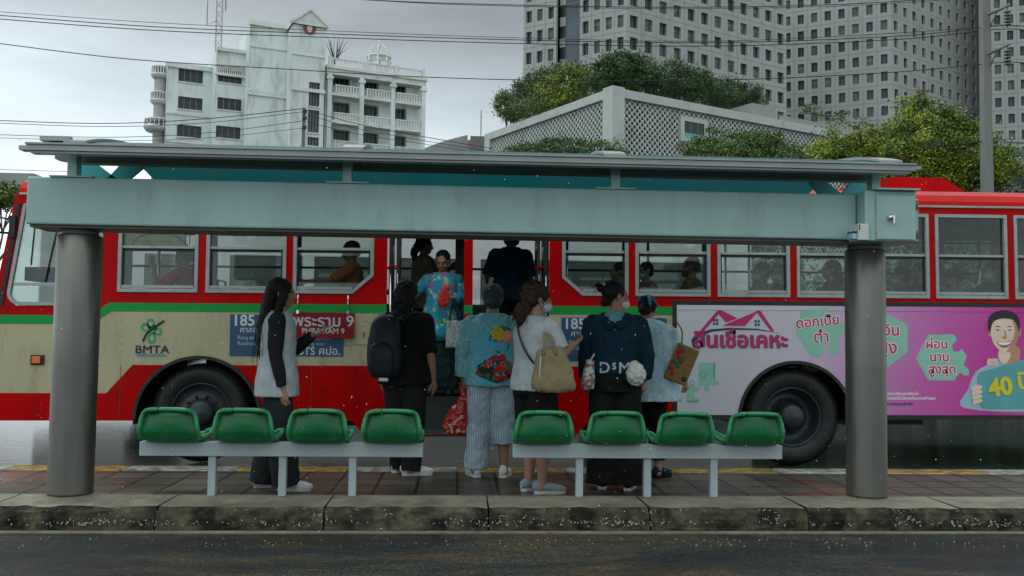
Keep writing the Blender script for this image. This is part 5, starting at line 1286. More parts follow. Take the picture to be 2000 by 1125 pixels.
cloth('c_denim_jacket', (.17,.42,.48), var=.28, scale=40); cloth('c_denim_panel', (.11,.44,.58), var=.14, scale=30)
cloth('c_tan', (.23,.185,.105), var=.16, scale=7); cloth('c_kraft', (.25,.155,.06), var=.12); cloth('c_orange', (.45,.12,.05)); cloth('c_rose', (.50,.04,.11)); cloth('c_olive', (.16,.14,.10), var=.3, scale=8)
cloth('c_teal', (.02,.14,.15)); cloth('c_mustard', (.20,.10,.03)); cloth('c_pinkpale', (.4,.2,.22)); cloth('c_grey', (.22,.23,.235)); cloth('c_dkteal', (.012,.03,.032), var=.3)
cloth('c_shoe', (.62,.66,.66), bump=.1); cloth('c_shoe_grey', (.27,.33,.35), bump=.4, bscale=220); cloth('c_sole', (.6,.6,.57), bump=.1)
pm('bag_dark', (.008,.016,.019), .5, spec=.25, var=.35, scale=8, bump=.3, bscale=60); pm('bag_red', (.38,.010,.012), .3, var=.3, scale=6, bump=.4, bscale=18, coat=.3); pm('red_purse', (.42,.008,.010), .4, var=.2)
pm('phone_white', (.7,.72,.72), .25); cloth('fluffy', (.55,.55,.52), bump=1.0, bscale=50, var=.2); pm('strap_dark', (.01,.015,.02), .6)
pm('flower_yellow', (.60,.42,.01), .8, var=.25, scale=50, bump=.5, bscale=80); pm('flower_peach', (.72,.27,.15), .8, var=.2, scale=50, bump=.5, bscale=80); pm('flower_red', (.42,.010,.012), .8, var=.3, scale=50, bump=.4, bscale=80)
pm('flower_pink', (.62,.10,.09), .8, var=.25, scale=50); pm('flower_green', (.012,.16,.075), .8, var=.3, scale=40); pm('flower_black', (.012,.015,.018), .8); pm('hair_tie', (.55,.25,.30), .7); pm('tie_blue', (.02,.25,.45), .6)
def patterned(name, base, stops, scale, rough=.85, feat='F1'):
    m = cloth(name, base); t, p = nodes(m); tc = t.nodes.new('ShaderNodeTexCoord'); v = t.nodes.new('ShaderNodeTexVoronoi'); v.inputs['Scale'].default_value = scale
    t.links.new(tc.outputs['Object'], v.inputs['Vector']); s = t.nodes.new('ShaderNodeSeparateColor'); t.links.new(v.outputs['Color'], s.inputs[0])
    t.links.new(ramp(t, s.outputs[0], stops, 'CONSTANT'), p.inputs['Base Color']); return m, t, p, v
TQ = (.03,.28,.42)
m, t, p, v = patterned('c_floral', TQ, [(0,TQ),(.50,(.05,.36,.48)),(.66,(.02,.26,.13)),(.76,(.46,.14,.26)),(.84,(.5,.44,.1)),(.92,(.36,.5,.55))], 26)
patterned('c_quilt', (.2,.3,.3), [(0,(.5,.53,.5)),(.25,(.3,.06,.06)),(.45,(.55,.2,.12)),(.6,(.1,.28,.25)),(.8,(.55,.55,.5))], 45)
patterned('c_weave', (.32,.36,.36), [(0,(.20,.25,.25)),(.4,(.36,.41,.41)),(.75,(.46,.5,.49))], 90)
m, t, p, v = patterned('c_dots', (.36,.54,.62), [(0,(1,1,1))], 34)                      # pale blue with white dots
t.links.new(ramp(t, v.outputs['Distance'], [(0,(.66,.70,.72)),(.26,(.66,.70,.72)),(.33,(.40,.60,.69)),(1,(.37,.57,.67))]), p.inputs['Base Color']); p.inputs['Roughness'].default_value = .45
m = cloth('c_stripe', (.2,.3,.38)); t, p = nodes(m); tc = t.nodes.new('ShaderNodeTexCoord'); w = t.nodes.new('ShaderNodeTexWave'); w.bands_direction = 'X'; w.inputs['Scale'].default_value = 16; w.inputs['Distortion'].default_value = .6
t.links.new(tc.outputs['Object'], w.inputs['Vector']); n2 = t.nodes.new('ShaderNodeTexNoise'); n2.inputs['Scale'].default_value = 9; t.links.new(tc.outputs['Object'], n2.inputs['Vector'])
ad_ = t.nodes.new('ShaderNodeMath'); ad_.operation = 'MULTIPLY'; t.links.new(w.outputs[0], ad_.inputs[0]); t.links.new(n2.outputs[0], ad_.inputs[1])
t.links.new(ramp(t, ad_.outputs[0], [(0,(.26,.38,.48)),(.35,(.33,.44,.53)),(.6,(.56,.62,.66))]), p.inputs['Base Color'])

V3 = lambda *a: np.array(a, float)
def hand(b, w, d, n, side, s=1.0, curl=.5, spread=.12):
    """palm, four unequal fingers bent at the knuckles, and a thumb leaving the palm's side; w wrist, d finger direction, n palm normal"""
    d = V3(*d); d /= np.linalg.norm(d); n = V3(*n); n -= d*(n @ d); n /= np.linalg.norm(n); x = np.cross(d, n)*side
    w = V3(*w)
    b.tube([w-d*.02*s, w+d*.02*s, w+d*.055*s, w+d*.088*s], [(.024*s, .020*s), (.031*s, .017*s), (.038*s, .016*s), (.036*s, .012*s)], 10, 2, ref=x, round_=True)
    for k, (o, l) in enumerate(((-.027, .066), (-.009, .074), (.009, .069), (.026, .053))):
        p = w+d*.084*s+x*o*s; dd = d+x*o*spread*8; dd /= np.linalg.norm(dd); pts = [p-d*.012*s, p]; a = 0
        for j, f in enumerate((.45, .32, .23)):
            a += curl*(.75, 1.0, .7)[j]*(1+.12*k); pts.append(pts[-1]+(dd*math.cos(a)+n*math.sin(a))*l*f*s)
        b.tube(pts, [.0088*s, .0088*s, .0083*s, .0078*s, .0065*s], 8, 2, round_=True)
    p = w+d*.03*s-x*.026*s; q = p+(d*.55-x*.72+n*.25)*.042*s; b.tube([p, q, q+(d*.8-x*.2+n*.45)*.030*s, q+(d*.85+n*.55)*.05*s], [.013*s, .0105*s, .0095*s, .0075*s], 8, 2, round_=True)

def head(b, c, yaw=0, pitch=0, s=1.0, mask=False):
    """skull, jaw, brow, nose, ears, lips as one skin surface; faces +y before yaw/pitch; returns the transform"""
    M = Matrix.Translation(Vector(c)) @ Euler((pitch, 0, yaw), 'XYZ').to_matrix().to_4x4() @ Matrix.Scale(s, 4)
    h = MB()
    h.ell((0, -.014, .028), (.074, .094, .086)); h.ell((0, .022, -.03), (.060, .070, .072)); h.ell((0, .046, -.082), (.034, .034, .030))
    h.ell((0, .074, .03), (.045, .018, .020)); h.tube([(0, .086, .018), (0, .106, -.022), (0, .104, -.032)], [.009, .013, .010], 8, 1, round_=True)
    h.ell((-.010, .094, -.032), (.009, .010, .008)); h.ell((.010, .094, -.032), (.009, .010, .008))
    for e in (-1, 1): h.ell((e*.076, -.006, -.008), (.010, .021, .031), rot=(0, e*.15, e*.35)); h.ell((e*.036, .066, -.028), (.024, .020, .020))
    h.ell((0, .082, -.062), (.024, .013, .008)); h.ell((0, .080, -.073), (.021, .012, .008))
    b.v_h = None; h.apply(M); b.add(h.v, h.f, 0, True); return M

def shoe(name, par, x, y, yaw, mats, s=1.0, z=0, low=False):
    b = MB(); l = .255*s
    hh = .075 if not low else .06
    def outline(k, z): return [(z_, w_*k) for z_, w_ in ((-.075*s, .030*s), (-.045*s, .036*s), (.02*s, .037*s), (.09*s, .046*s), (.14*s, .042*s), (.172*s, .025*s))]
    b.tube([(0, -.062*s, .055), (0, -.04*s, .060), (0, .02*s, .056), (0, .08*s, .044), (0, .13*s, .038), (0, .162*s, .034)], [(.032*s, hh*.62), (.037*s, hh*.72), (.039*s, hh*.6), (.045*s, .036), (.041*s, .030), (.024*s, .022)], 14, 3, 0, ref=(1,0,0), round_=True)
    P = [(a, v) for v, a in outline(1.0, 0)]; P = P + [(-a, v) for a, v in P[::-1]]; P = roundpoly(P, .012, 3)
    n = len(P); V = [(a, v, .0) for a, v in P] + [(a*1.02, v, .026) for a, v in P]
    b.add(V, [tuple(range(n)), tuple(range(2*n-1, n-1, -1))] + [(i, (i+1) % n, n+(i+1) % n, n+i) for i in range(n)], 1)
    for k in range(4): b.tube([(-.02*s, .03*s+.022*k, .092-.011*k), (.02*s, .03*s+.022*k, .092-.011*k)], .004, 6, 1, 0)
    M = Matrix.Translation((x, y, z)) @ Matrix.Rotation(yaw, 4, 'Z'); b.apply(M)
    return b.build(name, mats, par)

def lerp(a, b, t): return V3(*a)+(V3(*b)-V3(*a))*t
class Fig:
    """a posed figure: joints in metres, local to the root (x right, y forward, z up)"""
    def __init__(s, H=1.62, lean=(0, 0), hyaw=0, hpitch=0, hoff=(0, 0, 0), wide=1.0, twist=0):
        k = H/1.62; s.k = k; s.H = H; s.wide = wide; lx, ly = lean; s.lean = lean
        o = lambda z: V3(lx*max(0, z-.86)/.5, ly*max(0, z-.86)/.5, 0)*k
        s.o = o; J = s.J = {}
        for e, n in ((-1, 'L'), (1, 'R')):
            J['hip'+n] = V3(e*.085*wide, 0, .85)*k; J['knee'+n] = V3(e*.09, .015, .455)*k; J['ank'+n] = V3(e*.09, -.01, .075)*k
            ct, st = math.cos(twist), math.sin(twist)
            J['sh'+n] = V3(e*.165*wide*ct, e*.165*wide*st, 1.315)*k + o(1.315); J['el'+n] = V3(e*.215*wide, -.02, 1.05)*k + o(1.05); J['wr'+n] = V3(e*.225*wide, .03, .82)*k + o(.82)
        J['head'] = V3(0, .015, 1.515)*k + o(1.5) + V3(*hoff)*k
        s.hyaw, s.hp = hyaw, hpitch
    def arm(s, n, el, wr):
        s.J['el'+n] = s.J['sh'+n]+V3(*el); s.J['wr'+n] = s.J['el'+n]+V3(*wr)
    def leg(s, n, knee, ank):
        s.J['knee'+n] = V3(*knee); s.J['ank'+n] = V3(*ank)
    def torso(s, b, z0, ease=0, ztop=1.40, flare=0, n=24):
        w = s.wide; k = s.k
        prof = [(.66, .165, .115), (.78, .165, .115), (.86, .168, .118), (.94, .158, .110), (1.03, .142, .102), (1.12, .150, .108), (1.21, .162, .112), (1.29, .160, .100), (1.345, .118, .075), (1.385, .062, .058), (1.42, .054, .052)]
        pts = []; rad = []
        def row(z):
            for (a, r1, r2), (c, q1, q2) in zip(prof, prof[1:]):
                if a <= z <= c: t = (z-a)/(c-a); return r1+(q1-r1)*t, r2+(q2-r2)*t
            return prof[-1][1:]
        zs = sorted({z0, ztop} | {p[0] for p in prof if z0 < p[0] < ztop})
        for z in zs:
            a, c = row(z); f = flare*max(0, (1.2-z)/.5)
            pts.append(V3(0, 0, z)*k+s.o(z)); rad.append(((a*w+ease+f)*k, (c*w+ease+f)*k))
        b.tube(pts, rad, n, 3, sq=2.35)
    def body(s, par, skin, hands=True, curlR=.35, curlL=.35, nR=(-1,0,0), nL=(1,0,0), dR=None, dL=None, legs=True, vox=.0065):
        b = MB(); J, k = s.J, s.k; s.torso(b, .80, -.006, 1.42)
        b.tube([J['head']*0+V3(0, 0, 1.33)*k+s.o(1.33), lerp(V3(0, 0, 1.36)*k+s.o(1.36), J['head'], .62)], [.056*k, .050*k], 14, 1, round_=True)
        s.M = head(b, J['head'], s.hyaw, s.hp, 1.02*k)
        for e, n in ((-1, 'L'), (1, 'R')):
            sh, elb, wr = J['sh'+n], J['el'+n], J['wr'+n]; ctr = V3(0, 0, 1.30)*k+s.o(1.3)
            b.tube([lerp(ctr, sh, .5), sh], [.055*k, .048*k], 12, 1, round_=True)
            b.tube([sh, lerp(sh, elb, .5), elb, lerp(elb, wr, .3), wr], [.046*k, .042*k, .034*k, .036*k, (.025*k, .022*k)], 12, 2, round_=True)
            if hands:
                d = (dR if n == 'R' else dL); d = V3(*d) if d is not None else wr-elb
                hand(b, wr+d/np.linalg.norm(d)*.012, d, nR if n == 'R' else nL, e, .98*k, curlR if n == 'R' else curlL)
            if legs:
                hp, kn, an = J['hip'+n], J['knee'+n], J['ank'+n]
                b.tube([hp, lerp(hp, kn, .5), kn, lerp(kn, an, .32), an, an-V3(0, 0, .03)], [.084*k, .070*k, .052*k, .054*k, .034*k, .034*k], 14, 2, round_=True)
                b.tube([an+V3(0, -.02, -.03), an+V3(0, .06, -.045)], [.032*k, .024*k], 10, 1, round_=True)
        o = b.build('body', skin, par, vox=vox, sm_it=3); s.root = par; return o
    def face(s, par, mask=None, eyes=True, old=False):
        def pl(name, mat, prims):
            b = MB(); [b.ell(c, r, 0, 10, rot) for c, r, rot in prims]; b.apply(s.M); return b.build(name, mat, par)
        if eyes:
            for e in (-1, 1):
                pl('eye', 'eye_dark', [((e*.031, .083, .002), (.009, .004, .003), None)])
                pl('eyebrow', 'hair_black', [((e*.031, .091, .022), (.017, .004, .0028), (0, e*.12, 0))])
        if mask:
            b = MB(); b.ell((0, .060, -.058), (.060, .058, .048), 0, 16); 
            for e in (-1, 1): b.tube([(e*.052, .06, -.045), (e*.078, .0, -.004)], .0028, 6); b.tube([(e*.05, .05, -.085), (e*.078, -.004, -.03)], .0028, 6)
            b.apply(s.M); b.build('face_mask', mask, par)
        else:
            pl('mouth', 'lip', [((0, .090, -.067), (.019, .007, .005), None)])
    def hair(s, par, mat, prims, vox=.009, wr=.014, ws=.035):
        b = MB()
        for p in prims:
            if p[0] == 'e': b.ell(p[1], p[2], 0, 16, p[3] if len(p) > 3 else None)
            else: b.tube(p[1], p[2], 12, 4, round_=True)
        b.apply(s.M); return b.build('hair', mat, par, vox=vox, sm_it=2, wrinkle=wr, wscale=ws)
    def strands(s, par, mat, roots, n, ln, r=.0022, seed=1, out=.03):
        """loose single strands that leave the mass of hair"""
        g = random.Random(seed); b = MB()
        for i in range(n):
            a, c, w = g.choice(roots); t = g.random(); p = lerp(a, c, t)+V3(g.gauss(0, w), g.gauss(0, w), g.gauss(0, w)); l = ln*g.uniform(.5, 1.1); dx, dy = g.gauss(0, out), g.gauss(-.01, out)
            b.tube([p, p+V3(dx*.6, dy*.6, -l*.4), p+V3(dx*.9, dy, -l*.75), p+V3(dx*.7+g.gauss(0, .01), dy*.9, -l)], [r, r, r*.8, r*.4], 5, 2)
        b.apply(s.M); return b.build('loose_hair', mat, par)
    def top(s, par, name, mats, hem, ease=.016, slv=1.0, flare=.02, ztop=1.385, slw=1.0, vox=.009, wrinkle=.016, wscale=.09, twotone=None, slit=None, cuff=None):
        """shirt or jacket; slv = share of the arm that the sleeves cover"""
        J, k = s.J, s.k; b = MB(); s.torso(b, hem, ease, ztop, flare)
        objs = []
        for e, n in ((-1, 'L'), (1, 'R')):
            q = b if twotone is None else MB()
            sh, elb, wr = J['sh'+n], J['el'+n], J['wr'+n]; ctr = V3(0, 0, 1.295)*k+s.o(1.295)
            q.tube([lerp(ctr, sh, .35), lerp(ctr, sh, 1.03)], [(.075*k, .072*k), (.058*k, .056*k)], 14, 1, round_=True)
            path = [sh, lerp(sh, elb, .5), elb, lerp(elb, wr, .5), lerp(elb, wr, .97)]; rr = [.060, .056, .047, .044, cuff or .037]
            if slv <= .5: t = slv/.5; path = [sh, lerp(sh, elb, t*.5), lerp(sh, elb, t)]; rr = [.060, .060, .060]
            elif slv < 1: path = [sh, lerp(sh, elb, .5), elb, lerp(elb, wr, (slv-.5)*2)]; rr = [.060, .057, .053, .052]
            q.tube(path, [r*k*slw for r in rr], 14, 3)
            if twotone: objs.append(q.build('sleeve', twotone, par, vox=vox, sm_it=2, wrinkle=wrinkle, wscale=wscale))
        o = b.build(name, mats, par, vox=vox, sm_it=2, wrinkle=wrinkle, wscale=wscale); return o
    def trousers(s, par, name, mat, topz=.93, w=(.105, .085, .085), ends=(.97, .97), ease=.012, wrinkle=.02, wscale=.08, vox=.009):
        J, k = s.J, s.k; b = MB(); wd = s.wide
        b.tube([V3(0, 0, .76)*k, V3(0, 0, .86)*k, V3(0, 0, topz)*k+s.o(topz)], [((.16*wd+ease)*k, (.115*wd+ease)*k), ((.168*wd+ease)*k, (.122*wd+ease)*k), ((.155*wd+ease)*k, (.112*wd+ease)*k)], 22, 2, sq=2.4)
        for n, en in (('L', ends[0]), ('R', ends[1])):
            hp, kn, an = J['hip'+n], J['knee'+n], J['ank'+n]; bot = an-V3(0, 0, .035)
            P = [hp-V3(0, 0, .0), lerp(hp, kn, .5), kn, lerp(kn, bot, .5), bot]
            if en < .97: P = P[:3]+[lerp(kn, bot, en*.5), lerp(kn, bot, en)] if en > 0 else [hp, lerp(hp, kn, .5), lerp(hp, kn, 1+en)]
            r = [w[0]*k, lerp((w[0],), (w[1],), .5)[0]*k, w[1]*k, (w[1]+w[2])/2*k, w[2]*k][:len(P)]
            if len(P) == 3: r = [w[0]*k, w[0]*k, w[0]*.98*k]
            b.tube(P, r, 16, 3)
        return b.build(name, mat, par, vox=vox, sm_it=2, wrinkle=wrinkle, wscale=wscale)
    def shoes(s, par, mats, yaw=(0, 0), sc=1.0, low=False, z=(0, 0)):
        for i, n in enumerate('LR'):
            a = s.J['ank'+n]; shoe('shoe', par, a[0], a[1]+.015, yaw[i], mats, sc, z[i], low)
def person(label, loc, rotz): return thing('person', label, 'person', loc, R(rotz), 'people waiting and boarding at the stop')
SHORT = [('e', (0, -.022, .04), (.084, .099, .087)), ('e', (0, -.055, -.02), (.070, .058, .055))]
def w2l(root_loc, rotz, p):
    return Matrix.Rotation(-R(rotz), 3, 'Z') @ (Vector(p)-Vector(root_loc))
def deco(name, label, cat, loc, rotz=0): return thing(name, label, cat, loc, R(rotz))
# ------------------------------------------------------------------ people at the stop
def stand_at(px, py): p = atz(px, py, .003); return p
# 1 girl with long hair, in profile, phone raised
p = stand_at(536, 955); q = person('person with long dark hair in white shirt with black sleeves, looking at a phone', p, -84)
f = Fig(1.655); f.arm('R', (.035, .0, -.285), (.0, .055, -.245)); f.arm('L', (-.03, .10, -.25), (.10, .165, .13))
f.leg('R', (.085, .05, .46), (.085, .095, .075)); f.leg('L', (-.085, -.03, .46), (-.085, -.10, .075))
f.body(q, 'skin', curlL=.75, nL=(.3, -.4, .6), dL=(.35, .9, .35), nR=(-.6, .3, 0)); f.face(q)
f.top(q, 'shirt', 'c_white', .72, .022, 1.0, .035, twotone='c_black2', slw=1.12)
f.trousers(q, 'trousers', 'c_charcoal', .93, (.105, .105, .112), (.99, .99)); f.shoes(q, ['c_shoe', 'c_sole'], (.05, -.15), 1.08)
f.hair(q, 'hair_black', [('e', (0, -.018, .036), (.087, .103, .093)), ('t', [(0, -.05, .06), (0, -.088, -.07), (0, -.112, -.22), (0, -.135, -.36), (0, -.14, -.47)], [(.07, .06), (.092, .06), (.098, .05), (.085, .038), (.05, .02)]), ('t', [(.05, .02, .07), (.085, .02, -.02), (.095, -.01, -.14), (.10, -.02, -.27)], [.03, .034, .032, .015]), ('t', [(-.05, .02, .07), (-.085, .02, -.02), (-.095, .0, -.14), (-.10, .0, -.26)], [.03, .034, .03, .015])], wr=.02)
f.strands(q, 'hair_black', [((-.08, -.09, -.05), (.08, -.09, -.05), .02), ((-.08, -.14, -.25), (.09, -.14, -.25), .025), ((.095, .0, .0), (.10, -.03, -.2), .012)], 110, .30, seed=3)
w = Matrix.Translation(p) @ Matrix.Rotation(R(-84), 4, 'Z') @ Vector(f.J['wrL'])
ph = deco('smartphone', 'white smartphone held up by the long haired person', 'phone', w+Vector((.085, -.02, .045))); b = MB(); b.box(-.075, .075, -.036, .036, -.005, .005, 0); b.apply(Euler((.22, -.36, .1)).to_matrix().to_4x4()); b.build('body', 'phone_white', ph, bev=.004)
b = MB(); b.box(-.07, .07, -.032, .032, .0055, .0062, 0); b.apply(Euler((.22, -.36, .1)).to_matrix().to_4x4()); b.build('screen', 'black', ph)

# 2 man in black with a backpack
p = stand_at(787, 926); q = person('person in black short sleeved shirt and black trousers wearing a backpack', p, -16)
f = Fig(1.70, wide=1.06, hyaw=.1); f.arm('R', (.055, -.02, -.28), (.02, .05, -.245)); f.arm('L', (-.06, .0, -.28), (.0, .07, -.24)); f.leg('R', (.10, .0, .47), (.09, -.05, .075)); f.leg('L', (-.09, .06, .47), (-.07, .10, .075))
f.body(q, 'skin', nR=(-1, .2, 0)); f.top(q, 'shirt', 'c_black', .76, .032, .52, .03, slw=1.22); f.trousers(q, 'trousers', 'c_black2', .93, (.108, .092, .082)); f.shoes(q, ['c_shoe', 'c_sole'], (-.5, -1.1), 1.08)
f.hair(q, 'hair_black', [('e', (0, -.018, .038), (.094, .108, .096)), ('e', (0, -.065, -.03), (.09, .066, .075)), ('t', [(0, -.07, .02), (0, -.10, -.06), (0, -.095, -.13)], [(.085, .05), (.088, .045), (.06, .03)])], wr=.035)
f.strands(q, 'hair_black', [((-.09, -.06, .0), (.09, -.06, .0), .03), ((-.07, -.10, -.04), (.07, -.10, -.04), .02), ((-.05, -.03, .12), (.05, -.03, .12), .02)], 120, .10, seed=6, out=.03)
bp_ = thing('backpack', 'dark backpack with front pocket and white tag worn by the person in black', 'backpack', p, R(-16))
b = MB(); k = f.k; y = -.23
b.tube([(-.10, y, .86), (-.10, y-.01, .95), (-.10, y-.015, 1.15), (-.10, y+.01, 1.33), (-.10, y+.03, 1.40)], [(.11, .06), (.152, .09), (.15, .095), (.125, .075), (.07, .04)], 20, 4, sq=3.2); b.build('sack', 'bag_dark', bp_, vox=.011, sm_it=2, wrinkle=.012, wscale=.08)
b = MB(); b.tube([(-.10, y-.105, .88), (-.10, y-.115, .95), (-.10, y-.115, 1.10), (-.10, y-.085, 1.17)], [(.09, .03), (.115, .04), (.11, .04), (.06, .02)], 18, 4, sq=3.2); b.build('front_pocket', 'bag_dark', bp_, vox=.010, sm_it=2, wrinkle=.01)
for e in (-1, 1): b = MB(); b.tube([(-.08+e*.09, y+.04, 1.36), (-.04+e*.13, y+.13, 1.43), (-.02+e*.15, y+.26, 1.40), (-.02+e*.155, y+.33, 1.28)], [(.032, .008)]*4, 10, 4, ref=(1, 0, 0)); b.build('shoulder_strap', 'bag_dark', bp_)
b = MB(); b.box(-.115, -.035, y-.112, y-.095, .835, .862); b.build('tag', 'letter_white', bp_)

# 3 woman stepping down from the bus
T = Vector((at(864, 600, 10.05).x, 10.05, .609)); q = person('person in turquoise flowered tunic stepping down from the bus', T, 176)
f = Fig(1.55, hpitch=-.42, hyaw=-.12, hoff=(0, .035, -.01)); f.arm('L', (-.07, .03, -.24), (.13, .17, .02)); f.arm('R', (.13, .03, -.16), (.20, .05, .0)); f.leg('R', (.085, .08, .44), (.08, .03, .075)); f.leg('L', (-.085, .03, .44), (-.085, -.03, .075))
f.body(q, 'skin', curlL=.9, nL=(.6, .2, .2), dL=(.8, .5, .1), curlR=.8); f.face(q)
f.top(q, 'tunic', 'c_floral', .60, .028, .80, .07, slw=1.15); f.trousers(q, 'jeans', 'c_denim_blue', .93, (.098, .075, .06)); f.shoes(q, ['c_denim_blue', 'black'], (.1, -.1), .98, True)
f.hair(q, 'hair_black', [('e', (0, -.030, .044), (.084, .096, .086)), ('t', [(.03, -.05, .03), (.075, -.05, -.04), (.085, -.03, -.12), (.09, .0, -.19)], [.05, .04, .03, .015])], wr=.015)
Mw = Matrix.Translation(T) @ Matrix.Rotation(R(176), 4, 'Z'); h = Mw @ Vector(f.J['wrL'])
o = deco('purse', 'red purse held at the chest by the person stepping down', 'purse', h+Vector((-.07, -.05, .02))); b = MB(); b.tube([(0, 0, -.13), (.0, 0, -.06), (.01, 0, .03), (.03, 0, .11)], [(.045, .03), (.065, .038), (.05, .035), (.045, .02)], 14, 3, sq=3); b.build('pouch', 'red_purse', o, vox=.008, sm_it=2, wrinkle=.014, wscale=.04)
o = deco('tote_bag', 'small grey woven tote bag hanging from the arm of the person stepping down', 'bag', (at(887, 652, 9.85).x, 9.84, at(887, 680, 9.84).z)); b = MB(); b.prism([(-.09, 0), (.095, .0), (.10, .30), (-.085, .30)], -.05, .05); b.build('bag_body', 'c_weave', o, bev=.02)
for y in (-.05, .05): b = MB(); b.tube([(-.05, y, .29), (-.035, y, .42), (-.005, y*.5, .53), (.025, y, .42), (.05, y, .29)], .009, 6, 4); b.build('handle', 'c_navy', o)
o = deco('carrier_bag', 'dark green carrier bag hanging below the woven tote', 'bag', (at(868, 720, 9.95).x, 9.93, at(868, 760, 9.93).z)); b = MB(); b.tube([(0, 0, 0), (0, 0, .06), (0, 0, .3), (.02, 0, .48)], [(.12, .05), (.165, .07), (.17, .06), (.10, .03)], 18, 3, sq=3.5); b.build('bag_body', 'c_dkteal', o, vox=.011, sm_it=2, wrinkle=.03, wscale=.1)

# 4 person in the embroidered denim jacket
p = stand_at(958, 931); q = person('person in embroidered denim jacket and pale striped trousers carrying a red bag', p, 4)
f = Fig(1.675, wide=1.1); f.arm('L', (-.075, -.01, -.275), (.015, .05, -.22)); f.arm('R', (.05, .06, -.25), (-.08, .20, .02)); f.leg('L', (-.11, .04, .46), (-.135, .0, .075)); f.leg('R', (.105, .02, .46), (.115, -.035, .075))
f.body(q, 'skin_tan', curlL=.9, nL=(1, 0, 0)); jk = f.top(q, 'jacket', 'c_denim_jacket', .775, .040, .96, .012, slw=1.28, cuff=.045, wrinkle=.02)
f.trousers(q, 'trousers', 'c_stripe', .9, (.118, .105, .098), (.93, .44), wrinkle=.03); f.shoes(q, ['c_shoe', 'c_sole'], (.25, -.35), 1.0)
f.hair(q, 'hair_grey', [('e', (0, -.02, .036), (.088, .104, .092)), ('e', (0, -.06, -.035), (.076, .06, .055))], wr=.02)
k = f.k
b = MB(); n = 14
V = [(-.155+.32*i/n, 0, .80+.445*j/n) for j in range(n+1) for i in range(n+1)]; b.add(V, [(j*(n+1)+i, j*(n+1)+i+1, (j+1)*(n+1)+i+1, (j+1)*(n+1)+i) for j in range(n) for i in range(n)], 0, True)
decal(jk, b, 'back_panel', 'c_denim_panel', jk, off=.004)
b = MB(); b.tube([(0, -.055, 1.385), (.0, -.085, 1.40), (0, -.06, 1.425)], [(.085, .02)]*3, 12, 2); b.tube([(-.075, -.06, 1.39), (0, -.092, 1.40), (.075, -.06, 1.39)], [.022, .026, .022], 10, 4); b.build('collar', 'c_denim_jacket', jk)
b = MB()
def blossom(cx, cz, r, m, pet=9, c=None):
    for i in range(pet):
        t = 2*math.pi*i/pet+cx*40; b.ell((cx+.55*r*math.cos(t), 0, cz+.55*r*math.sin(t)), (r*.48, .006, r*.48), m, 8)
    b.ell((cx, -.003, cz), (r*.55, .008, r*.55), m, 8)
    if c is not None: b.ell((cx, -.008, cz), (r*.22, .005, r*.22), c, 8)
gx, gz = .018, 1.30
blossom(.030, 1.255, .062, 0); blossom(.108, 1.228, .060, 1)
for dx, dz in ((.07, 1.31), (.105, 1.305), (.135, 1.29), (.085, 1.285)): b.ell((dx, 0, dz), (.022, .005, .012), 4, 8, (0, dx*9, 0))
rr_ = random.Random(4)
V = [(.022+.172*t/12, 0, (1.06-.125*(t/12)**2) if k else (.828+.078*abs(t/12)**1.5)) for k in (0, 1) for t in range(-12, 13)]; b.add([(x, .003, z) for x, _, z in V], [(i, i+1, 26+i, 25+i) for i in range(24)], 5)
for i in range(90):                                            # the embroidered fan of flowers
    t = rr_.uniform(-1, 1); cx = .022+.168*t; zt = 1.055-.115*t*t; zb = .835+.075*abs(t)**1.5; cz = rr_.uniform(zb, zt); 
    if zt-zb < .03: continue
    blossom(cx, cz, rr_.uniform(.013, .022), rr_.choice((4, 4, 5, 2, 4)), 5)
for cx, cz, r, m, c in ((-.045, 1.0, .040, 3, 0), (.045, .95, .046, 2, None), (.075, .985, .034, 3, None), (.01, 1.045, .030, 2, None), (.075, 1.05, .030, 2, None), (.135, .93, .038, 2, None), (-.10, .965, .026, 3, None), (-.115, .90, .026, 2, None), (.165, .985, .028, 3, None), (.185, .93, .022, 2, None), (.04, .865, .03, 2, None), (.10, .87, .026, 2, None)): blossom(cx, cz, r, m, 8, c)
for cx in (-.075, -.008): b.ell((cx, -.006, .877), (.012, .006, .012), 0, 8)
for V_ in ([(-.01, 1.185), (.012, 1.195), (.03, 1.182)], [(.06, 1.185), (.085, 1.197), (.105, 1.180)], [(.015, 1.10), (.035, 1.092), (.055, 1.10)], [(-.03, 1.24), (-.045, 1.205), (-.04, 1.19)], [(.13, 1.17), (.125, 1.14), (.11, 1.115)]): b.tube([(x, 0, z) for x, z in V_], .005, 5, 4, 5)
decal(jk, b, 'embroidery', ['flower_yellow', 'flower_peach', 'flower_red', 'flower_pink', 'flower_green', 'flower_black'], jk, off=.006)
Mw = Matrix.Translation(p) @ Matrix.Rotation(R(4), 4, 'Z'); h = Mw @ Vector(f.J['wrL'])
o = deco('shopping_bag', 'crumpled red plastic shopping bag with printed letters, held by the person in denim', 'bag', h+Vector((-.01, -.0, -.11)))
b = MB(); b.tube([(-.055, 0, -.40), (-.05, 0, -.35), (-.03, 0, -.24), (.005, 0, -.13), (.005, 0, -.02), (.0, 0, .03)], [(.085, .035), (.112, .06), (.10, .055), (.055, .04), (.020, .02), (.018, .015)], 18, 4, sq=3); bb = b.build('bag_body', 'bag_red', o, vox=.008, sm_it=1, wrinkle=.05, wscale=.06)
b = MB(); b.ell((.085, 0, -.20), (.035, .03, .02)); b.build('bag_ear', 'bag_red', o, vox=.008, wrinkle=.02)
b = MB()
for i in range(6): b.ring(ngon(-.10+.02*i, -.31+.016*i, .013, 7, i), ngon(-.10+.02*i, -.31+.016*i, .007, 7, i), 0, .001, i % 2)
for i in range(9): b.box(-.14+.02*i*.8, -.128+.016*i, 0, .001, -.375+.01*(i % 3), -.362+.012*(i % 4), i % 3)
